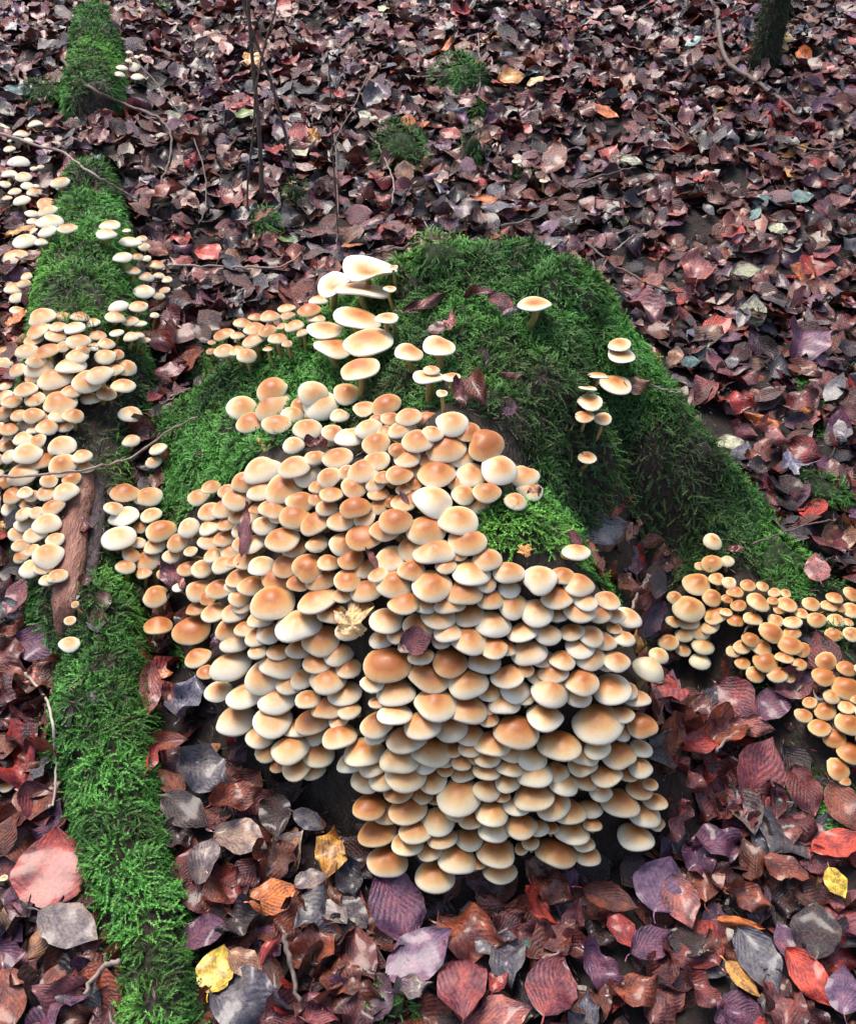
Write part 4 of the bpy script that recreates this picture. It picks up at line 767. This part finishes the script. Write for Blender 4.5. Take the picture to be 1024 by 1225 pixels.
def put_leaf(px, py, Lp, ang, col, mk, asp, label, G=None, c=.026, tilt=.22, dim=1.0, base=None):
    p, t = cast(px, py, c, G); n = Vector(nrm(p[0], p[1], Z_off if G is not None else None)); rg = random.Random(int(px * 7 + py * 131))
    n = (n * .8 + Vector((0, -.10, .25)) + Vector((rg.gauss(0, tilt), rg.gauss(0, tilt), 0))).normalized()
    if mk == 'c': n = (n + Vector((rg.choice([-1, 1]) * .35, -.15, 0))).normalized()
    a = math.radians(ang); ci, si = math.cos(a), math.sin(a)
    # heading on the ground whose picture direction is ang
    d = Vector((ci, si / .72, 0)); d -= n * d.dot(n); d.normalize()
    q1 = np.array(to_px(p)); q2 = np.array(to_px(p + np.array(d) * .02)); L = .02 * Lp / max(8, np.linalg.norm(q2 - q1)); L = min(L, .105); dim = dim * (1.1 if col in ('red', 'orange', 'golden', 'yellow') and dim == 1 else .82 if dim == 1 else 1)
    x = d.cross(n); M = Matrix((x, d, n)).transposed(); src = {'b': BM[:8], 'c': BM[8:14], 'k': BM[14:], 'l': LM}[mk]; me = src[rg.randrange(len(src))]
    if col == 'golden' and mk == 'l' or col == 'paleyellow' and mk == 'l': me = LM[0]
    o = link(base or ('lobed_leaf' if mk == 'l' else 'beech_leaf'), me); o.rotation_mode = 'QUATERNION'; o.rotation_quaternion = M.to_quaternion(); o.location = p
    o.scale = (L * asp, L, L); cc = CL[col]; o.color = (cc[0] * dim, cc[1] * dim, cc[2] * dim, 1); tag(o, label, 'leaf', 'leaves fallen on the caps' if G is not None else 'fallen leaves on the forest floor'); return o
HP = [(a, b, c, d) for a, b, c, d in CUSH]
for h in HL: HP.append(tuple(put_leaf(*h).location) + (h[2] / 1300,))
for h in ONCAP: put_leaf(*h, G=Z_off, c=.038 if h[0] != 212 else .02, tilt=.1)
nhand = len(HL) + len(ONCAP)

PAL = [('maroon', 14), ('brown', 18), ('rust', 12), ('mauve', 12), ('purple', 7), ('dark', 13), ('slate', 4), ('pink', 6), ('grey', 2), ('tan', 2), ('salmon', 4), ('lilac', 2), ('blue', 1)]
pn = [k for k, wt in PAL for _ in range(wt)]
LMARK = MARK[:3] + [('the large salmon red leaf', 68, 1040), ('the bright yellow leaf', 258, 1160), ('the orange oval leaf', 330, 1072), ('the golden brown leaf', 398, 1020), ('the stained purple leaf', 476, 1085), ('the rolled red leaf', 645, 1084),
  ('the slate blue-green leaf', 600, 1145), ('the shiny lilac leaf', 790, 1058), ('the round yellow leaf', 1000, 1056), ('the large mauve leaf', 908, 925), ('the long red leaf', 968, 1168), ('the yellow-and-pink leaf', 890, 1170),
  ('the bright red round leaf', 858, 391), ('the blue-grey lobed leaf', 944, 552), ('the beige ribbed leaf', 288, 1002), ('the swollen yellow cap', 776, 797), ('the arched rust leaf', 195, 236), ('the lowest cap of the clump', 519, 1043)]
LMARK = LMARK[3:]
# further single leaves on top of the litter, the ones that show largest
def covered(x, y):
    x = np.atleast_1d(x); y = np.atleast_1d(y); m = lut(H_mo, x, y) > lut(H_fl, x, y) + .016
    for P in BARE[2:9]: m = m & ~in_poly(x, y, P)
    return m | (lut(H_lg, x, y) > lut(H_fl, x, y) + .006)
hp = np.array([(h[0], h[1]) for h in HL]); k = 0; tries = 0; rr = random.Random(5); done = []
while k < 300 - nhand and tries < 20000:
    tries += 1; py = rr.triangular(620, 1222, 1200); px = rr.uniform(5, 1020); p, t = cast(px, py)
    if covered(p[0], p[1])[0] or min(math.hypot(m['p'][0] - p[0], m['p'][1] - p[1]) for m in mush) < .035: continue
    L = rr.uniform(.052, .082); Lp = L * F / t * .85
    if np.hypot(hp[:, 0] - px, hp[:, 1] - py).min() < Lp * .62: continue
    if done and min(math.hypot(a - px, b - py) for a, b in done) < 15: continue
    col = rr.choice(pn); mk = rr.choice('bbcckkkk'); st = {'b': 'flat', 'c': 'curled', 'k': 'crumpled'}[mk]
    for skip in range(5):
        lb = '%s %s leaf %s' % (WORD[col], st, place_words(px, py, 60, 'leaf-length', LMARK, skip))
        if lb not in used: break
    if lb in used: continue
    used.add(lb); done.append((px, py)); put_leaf(px, py, Lp, rr.uniform(0, 360), col, mk, rr.uniform(.85, 1.2), lb, c=rr.uniform(.012, .020), tilt=.26, dim=rr.uniform(.35, .85)); k += 1
# the mass of the litter
PR = [beech(300 + i, 5, 2, c) for i, c in enumerate([.5] * 6 + [1.0] * 8 + [1.6] * 8)] 
def scatter(n, x0, x1, y0, y1, zlo, zhi, tl, keep, dim=1.0, onz=None, L0=.045, L1=.075):
    x = rng.uniform(x0, x1, n); y = rng.uniform(y0, y1, n); kp = keep(x, y); x, y = x[kp], y[kp]; n = len(x); low = np.zeros(n)
    for hx, hy, hz, hr in HP: low = np.where(np.hypot(x - hx, y - hy) < hr * .6 + .012, .016, low)
    for m in mush:
        if m['p'][2] - lut(Z_all, m['p'][0], m['p'][1]) < .05: low = np.where(np.hypot(x - m['p'][0], y - m['p'][1] - .004) < .020, np.maximum(low, .014), low)
    Zs = Z_all if onz is None else onz
    inb = (x > GX[2]) & (x < GX[-3]) & (y > GY[2]) & (y < GY[-3]); z = np.where(inb, lut(Zs, x, y), far_z(x, y)); z = z + rng.uniform(zlo, zhi, n) - low
    e = .02; nx = np.where(inb, (lut(Zs, x - e, y) - lut(Zs, x + e, y)) / (2 * e), 0); ny = np.where(inb, (lut(Zs, x, y - e) - lut(Zs, x, y + e)) / (2 * e), -SL)
    Nn = np.stack([nx, ny, np.ones(n)], 1) + rng.normal(0, tl, (n, 3)) * [1, 1, .2]; Nn /= np.linalg.norm(Nn, axis=1)[:, None]
    a = rng.uniform(0, 2 * math.pi, n); d = np.stack([np.cos(a), np.sin(a), np.zeros(n)], 1); d -= Nn * (d * Nn).sum(1)[:, None]; d /= np.linalg.norm(d, axis=1)[:, None]
    xx = np.cross(d, Nn); L = rng.uniform(L0, L1, n); asp = rng.uniform(.8, 1.2, n)
    flip = np.where(rng.random(n) < .4, -1, 1)
    cols = np.array([CL[c] for c, _ in PAL]); wts = np.array([wt for _, wt in PAL], float); ci = rng.choice(len(PAL), n, p=wts / wts.sum()); C = cols[ci] * rng.uniform(.22, .95, (n, 1)) * dim
    acc = rng.random(n); 
    for (lo, hi, cn) in ((0, .006, 'orange'), (.006, .011, 'golden'), (.011, .014, 'palegreen'), (.014, .017, 'teal'), (.017, .03, 'beige'), (.03, .045, 'salmon')): C[(acc >= lo) & (acc < hi)] = CL[cn]
    pi = rng.integers(0, len(PR), n); Vs, Qs, Us, Cs = [], [], [], []; nv = 0
    for j, (V, Q, U) in enumerate(PR):
        s = pi == j; m = s.sum()
        if not m: continue
        W = p_ = (V[None, :, 0:1] * (asp[s] * L[s])[:, None, None] * xx[s][:, None] + V[None, :, 1:2] * L[s][:, None, None] * d[s][:, None] + V[None, :, 2:3] * (L[s] * flip[s])[:, None, None] * Nn[s][:, None]) + np.stack([x[s], y[s], z[s]], 1)[:, None]
        nvv = len(V); Vs.append(W.reshape(-1, 3)); Qs.append((Q[None] + (np.arange(m) * nvv)[:, None, None] + nv).reshape(-1, 4)); nv += m * nvv
        uo = np.zeros((m, nvv, 3)); uo[:] = U[None]; uo[:, :, 2] = rng.uniform(0, 60, m)[:, None]; Us.append(uo.reshape(-1, 3)); Cs.append(np.repeat(C[s], nvv, 0))
    return make_mesh('leaf_litter', np.concatenate(Vs), np.concatenate(Qs), np.concatenate(Cs), mats=[M_leaf], extra={'leaf_uv': np.concatenate(Us)})
inview = lambda x, y: ~covered(x, y) & (abs(x) < .55 + .42 * y)
me = scatter(27000, -1.75, 1.75, .3, 3.7, -.004, .026, .36, inview, L0=.034, L1=.066)
tag(link('leaf_litter', me), 'deep wet litter of brown and purple beech leaves covering the forest floor', 'leaf litter', kind='stuff')
me = scatter(9000, -3.6, 3.6, -.8, 6.5, -.004, .02, .28, lambda x, y: ~((abs(x) < .5 + .42 * y) & (y > .3) & (y < 3.7)) & ~((abs(x) < 1.7) & (y > .1) & (y < 3.8) & covered(x, y)))
tag(link('leaf_litter', me), 'more beech leaf litter on the floor beyond the photo edges', 'leaf litter', kind='stuff')
# a few leaf scraps caught on the stump and log
me = scatter(3400, -1.2, 1.1, .45, 2.2, .002, .010, .28, lambda x, y: covered(x, y) & (lut(H_mo, x, y) < .2) & (rng.random(len(x)) < np.where(((x > .52) & (lut(H_mo, x, y) < .07)) | ((x > .27) & (y < 1.0) & (lut(H_mo, x, y) < .14)), .6, np.where((x > -.62) & (x < -.36) & (y > .8) & (y < 1.25) & (lut(H_mo, x, y) < .05), .5, .06))), dim=.85, L0=.022, L1=.05)
tag(link('leaf_scraps', me), 'small brown leaf scraps caught in the moss and bark', 'leaf scraps', kind='stuff')
# crumbs: needles, twiglets, bark bits in the dark gaps
def crumbs(n, keep, L, Rr, col):
    x = rng.uniform(-1.5, 1.5, n); y = rng.uniform(.4, 3.2, n); kp = keep(x, y); x, y = x[kp], y[kp]; n = len(x)
    z = lut(Z_all, x, y) + rng.uniform(.002, .012, n); a = rng.uniform(0, 6.28, n); d = np.stack([np.cos(a), np.sin(a), rng.normal(0, .25, n)], 1) * rng.uniform(.4, 1.3, (n, 1)) * L
    s = np.cross(d, rng.normal(size=(n, 3))); s = s / np.linalg.norm(s, axis=1)[:, None] * Rr; c = np.stack([x, y, z], 1); s2 = np.cross(d, s); s2 = s2 / np.linalg.norm(s2, axis=1)[:, None] * Rr
    V = np.stack([c - d, c + s, c - s * .5 + s2, c - s * .5 - s2, c + d], 1).reshape(-1, 3); i = np.arange(n)[:, None] * 5
    T = np.concatenate([i + np.array(t)[None] for t in [(0, 1, 2), (0, 2, 3), (0, 3, 1), (4, 2, 1), (4, 3, 2), (4, 1, 3)]])
    return make_mesh('crumbs', V, T, mats=[col], smooth=False)
tag(link('woodland_crumbs', crumbs(16000, lambda x, y: np.ones(len(x), bool), .008, .0009, M_twig)), 'tiny twiglets, bark bits and needles sprinkled over litter and moss', 'debris', kind='stuff')

# ------------------------------------------------------------------ twigs
def twig(pts, r0, r1, label, mat=None, c=.012, name='twig', side=None, lift=0, group='twigs lying on the forest floor'):
    W = []
    for k, (px, py) in enumerate(pts):
        p, t = cast(px, py, c); W.append(p)
    Ps = spline(W, max(10, len(W) * 5)); n = len(Ps); rg = random.Random(int(pts[0][0] * 31 + pts[0][1])); Ps[:, 2] += np.array([rg.gauss(0, .0012) for _ in range(n)]); Ps[:, 0] += np.array([rg.gauss(0, .001) for _ in range(n)])
    V, Fc = tube(Ps, list(np.linspace(r0, r1, n)), 6, .3, 5); o = link(name, pymesh(name, V, Fc, [mat or M_twig])); tag(o, label, 'twig', group); return o
TW = [([(0,160),(50,175),(75,182),(110,207),(140,225),(166,240)],.0032,.0018,'grey twig crossing above the mossy upper log',M_twig2),
 ([(75,72),(108,105),(150,125),(188,140),(204,160),(203,190),(192,222)],.004,.002,'crooked twig bending down from the top of the log'),
 ([(150,55),(195,110),(225,150),(244,205),(247,245),(238,268)],.0017,.0013,'long thin arching stem right of the far log end'),
 ([(0,571),(60,567),(110,560),(160,545),(205,515),(236,498)],.0019,.0013,'long thin twig over the left log and red wood',M_twig2,.045),
 ([(30,805),(50,828),(62,862),(67,910),(66,950),(60,968)],.0019,.0012,'pale curved twig on the moss at lower left',mat_plain('pale_straw', (.5,.42,.36), .6, .2),.02),
 ([(200,318),(250,318),(300,320),(340,318),(362,300)],.002,.0016,'straight grey twig above the tan back caps',M_twig2),
 ([(858,12),(862,50),(874,78),(915,105),(955,137)],.0065,.004,'dark crooked branch beside the upper right tree'),
 ([(450,168),(460,190),(470,215),(470,245)],.0016,.0014,'pale stalk on the olive moss lump',M_twig2),
 ([(490,92),(540,91),(590,89)],.0022,.0018,'short level twig left of the round moss cushion'),
 ([(572,40),(574,80),(570,112),(545,115),(535,105)],.0013,.0012,'thin hooked stalk over the round moss cushion',M_twig2),
 ([(755,728),(765,705),(775,688)],.0017,.0015,'short pale straw in the stump hollow',M_twig2,.02),([(757,722),(769,702),(779,687)],.0012,.0012,'second thin straw beside the short pale straw',M_twig2,.02),
 ([(400,160),(403,210),(404,255),(403,292)],.0016,.0012,'thin dark upright twig above the upturned caps'),
 ([(440,90),(425,125),(405,160),(395,185)],.0016,.0014,'slanting twig right of the golden lobed leaf'),
 ([(700,290),(740,320),(790,345),(830,352)],.0022,.0015,'grey-brown twig behind the right of the stump'),
 ([(430,308),(455,302),(480,296),(500,290)],.0022,.0018,'dark twig lying behind the broad upturned cap'),
 ([(680,225),(720,210),(760,200)],.0022,.0015,'red-brown twig in the upper right litter'),([(780,130),(810,155),(830,170)],.0022,.0014,'short twig in the upper right litter'),
 ([(735,300),(748,288),(760,280)],.0018,.0012,'pale stick piece behind the stump',M_twig2),([(905,725),(895,745),(888,770)],.0012,.0012,'thin stalk hanging in the right-hand group'),
 ([(780,460),(800,468),(815,470)],.0014,.0012,'tiny straw beside the torn tan leaf',M_twig2),([(200,480),(215,470),(226,465)],.0011,.001,'pale needle stuck in the left stump moss',M_twig2,.02),
 ([(900,650),(930,640),(965,628),(1000,622)],.0015,.001,'thin grey root thread above the bright right moss'),([(600,270),(640,262),(690,250)],.0022,.0016,'brown twig behind the stump middle'),
 ([(870,20),(890,8)],.003,.002,'short side twig at the top right'),([(1020,170),(985,180),(950,172)],.0022,.0016,'thin twig at the right edge of the litter'),([(500,375),(470,372)],.001,.001,'fine stalk at the back of the white caps'),
 ([(340,1120),(350,1165),(358,1200)],.003,.002,'brown stick standing out of the bottom litter'),([(140,1150),(120,1160),(100,1190)],.003,.002,'pale stick by the lower log',M_twig2),([(855,900),(875,880),(900,870)],.002,.0014,'dry stalk right of the clump',M_twig2)]
for q in TW: twig(*q[:4], mat=q[4] if len(q) > 4 else None, c=q[5] + .012 if len(q) > 5 else .034)
# upright saplings: they rise from their foot on the floor, towards and past the top of the frame
def upright(base, pts, r0, r1, label, lean=-.05):
    b, t = cast(*base); W = [b - np.array([0, 0, .01])]
    for px, py in pts:
        d = ray(px, py); y = b[1] + lean * (base[1] - py) / 300; W.append(CAM + d * (y / d[1]))
    Ps = spline(W, 26); V, Fc = tube(Ps, list(np.linspace(r0, r1, 26)), 7, .25, 6); o = link('sapling_stem', pymesh('sapling_stem', V, Fc, [M_twig])); tag(o, label, 'sapling', 'bare sapling stems'); return o
upright((313,238), [(312,190),(309,140),(304,90),(300,40),(296,-20),(300,-80)], .0045, .0025, 'dark bare sapling stem rising at the upper left')
upright((350,210), [(346,180),(336,140),(322,90),(303,40),(288,-10),(280,-60)], .0035, .002, 'second bare stem leaning left behind the first sapling')
upright((300,262), [(296,230),(304,150),(306,110),(318,50),(330,10),(338,-50)], .0022, .0015, 'thin bare stem crossing the saplings to the right')
upright((404,300), [(403,250),(398,180),(396,120),(392,60)], .0014, .001, 'fine bare stalk rising behind the upturned caps')
# ------------------------------------------------------------------ the mossy trunk at the top right
tp, tt = cast(911, 84); tr = empty('tree', (tp[0], tp[1], tp[2])); tag(tr, 'slim mossy tree trunk rising at the top right edge', 'tree')
r_ = 16 * tt / F; H = 3.2; nn = 34; Pt = [(.03 * math.sin(z * 1.7), .02 * math.sin(z * 2.3), z) for z in np.linspace(-.03, H, nn)]
V, Fc = tube(Pt, [r_ * (1 + .15 * math.exp(-max(0, q[2]) / .03)) * (1 - .12 * q[2] / H) for q in Pt], 16, .12, 9); link('trunk', pymesh('trunk', V, Fc, [M_bark]), tr)
n = 6000; zz = rng.uniform(0, .9, n); th = rng.uniform(0, 6.283, n); Nl = np.stack([np.cos(th), np.sin(th), np.full(n, .1)], 1); Nl /= np.linalg.norm(Nl, axis=1)[:, None]
Pl = np.stack([r_ * np.cos(th) + .03 * np.sin(zz * 1.7), r_ * np.sin(th) + .02 * np.sin(zz * 2.3), zz], 1); cc = moss_cols(Pl + tp, .8)
V, T, C = shoots(Pl, Nl, .013, .0018, cc, down=.5); link('moss', make_mesh('trunk_moss', V, T, C, smooth=False, mats=[M_moss]), tr)['kind'] = 'stuff'
bp, bt = cast(929, 68); Vb = []; sV, sF, sU, sM = cap_mesh('x', 'd', 9)
fung = empty('bracket_fungus', bp + np.array([0, 0, .01])); tag(fung, 'pale yellow bracket fungus at the foot of the mossy trunk', 'fungus')
Mf = mat_plain('fungus_flesh', (.62, .45, .22), .6, .3, 40)
for (dx, dz, s) in ((0, .0, .026), (-.01, -.022, .032), (.012, .02, .02)):
    o = link('shelf', pymesh('shelf', [(v[0] * s, v[1] * s * .8, v[2] * s * 1.1) for v in sV], sF, [Mf]), fung); o.location = (dx, 0, dz + .012); o.rotation_euler = (.3, 0, 0)
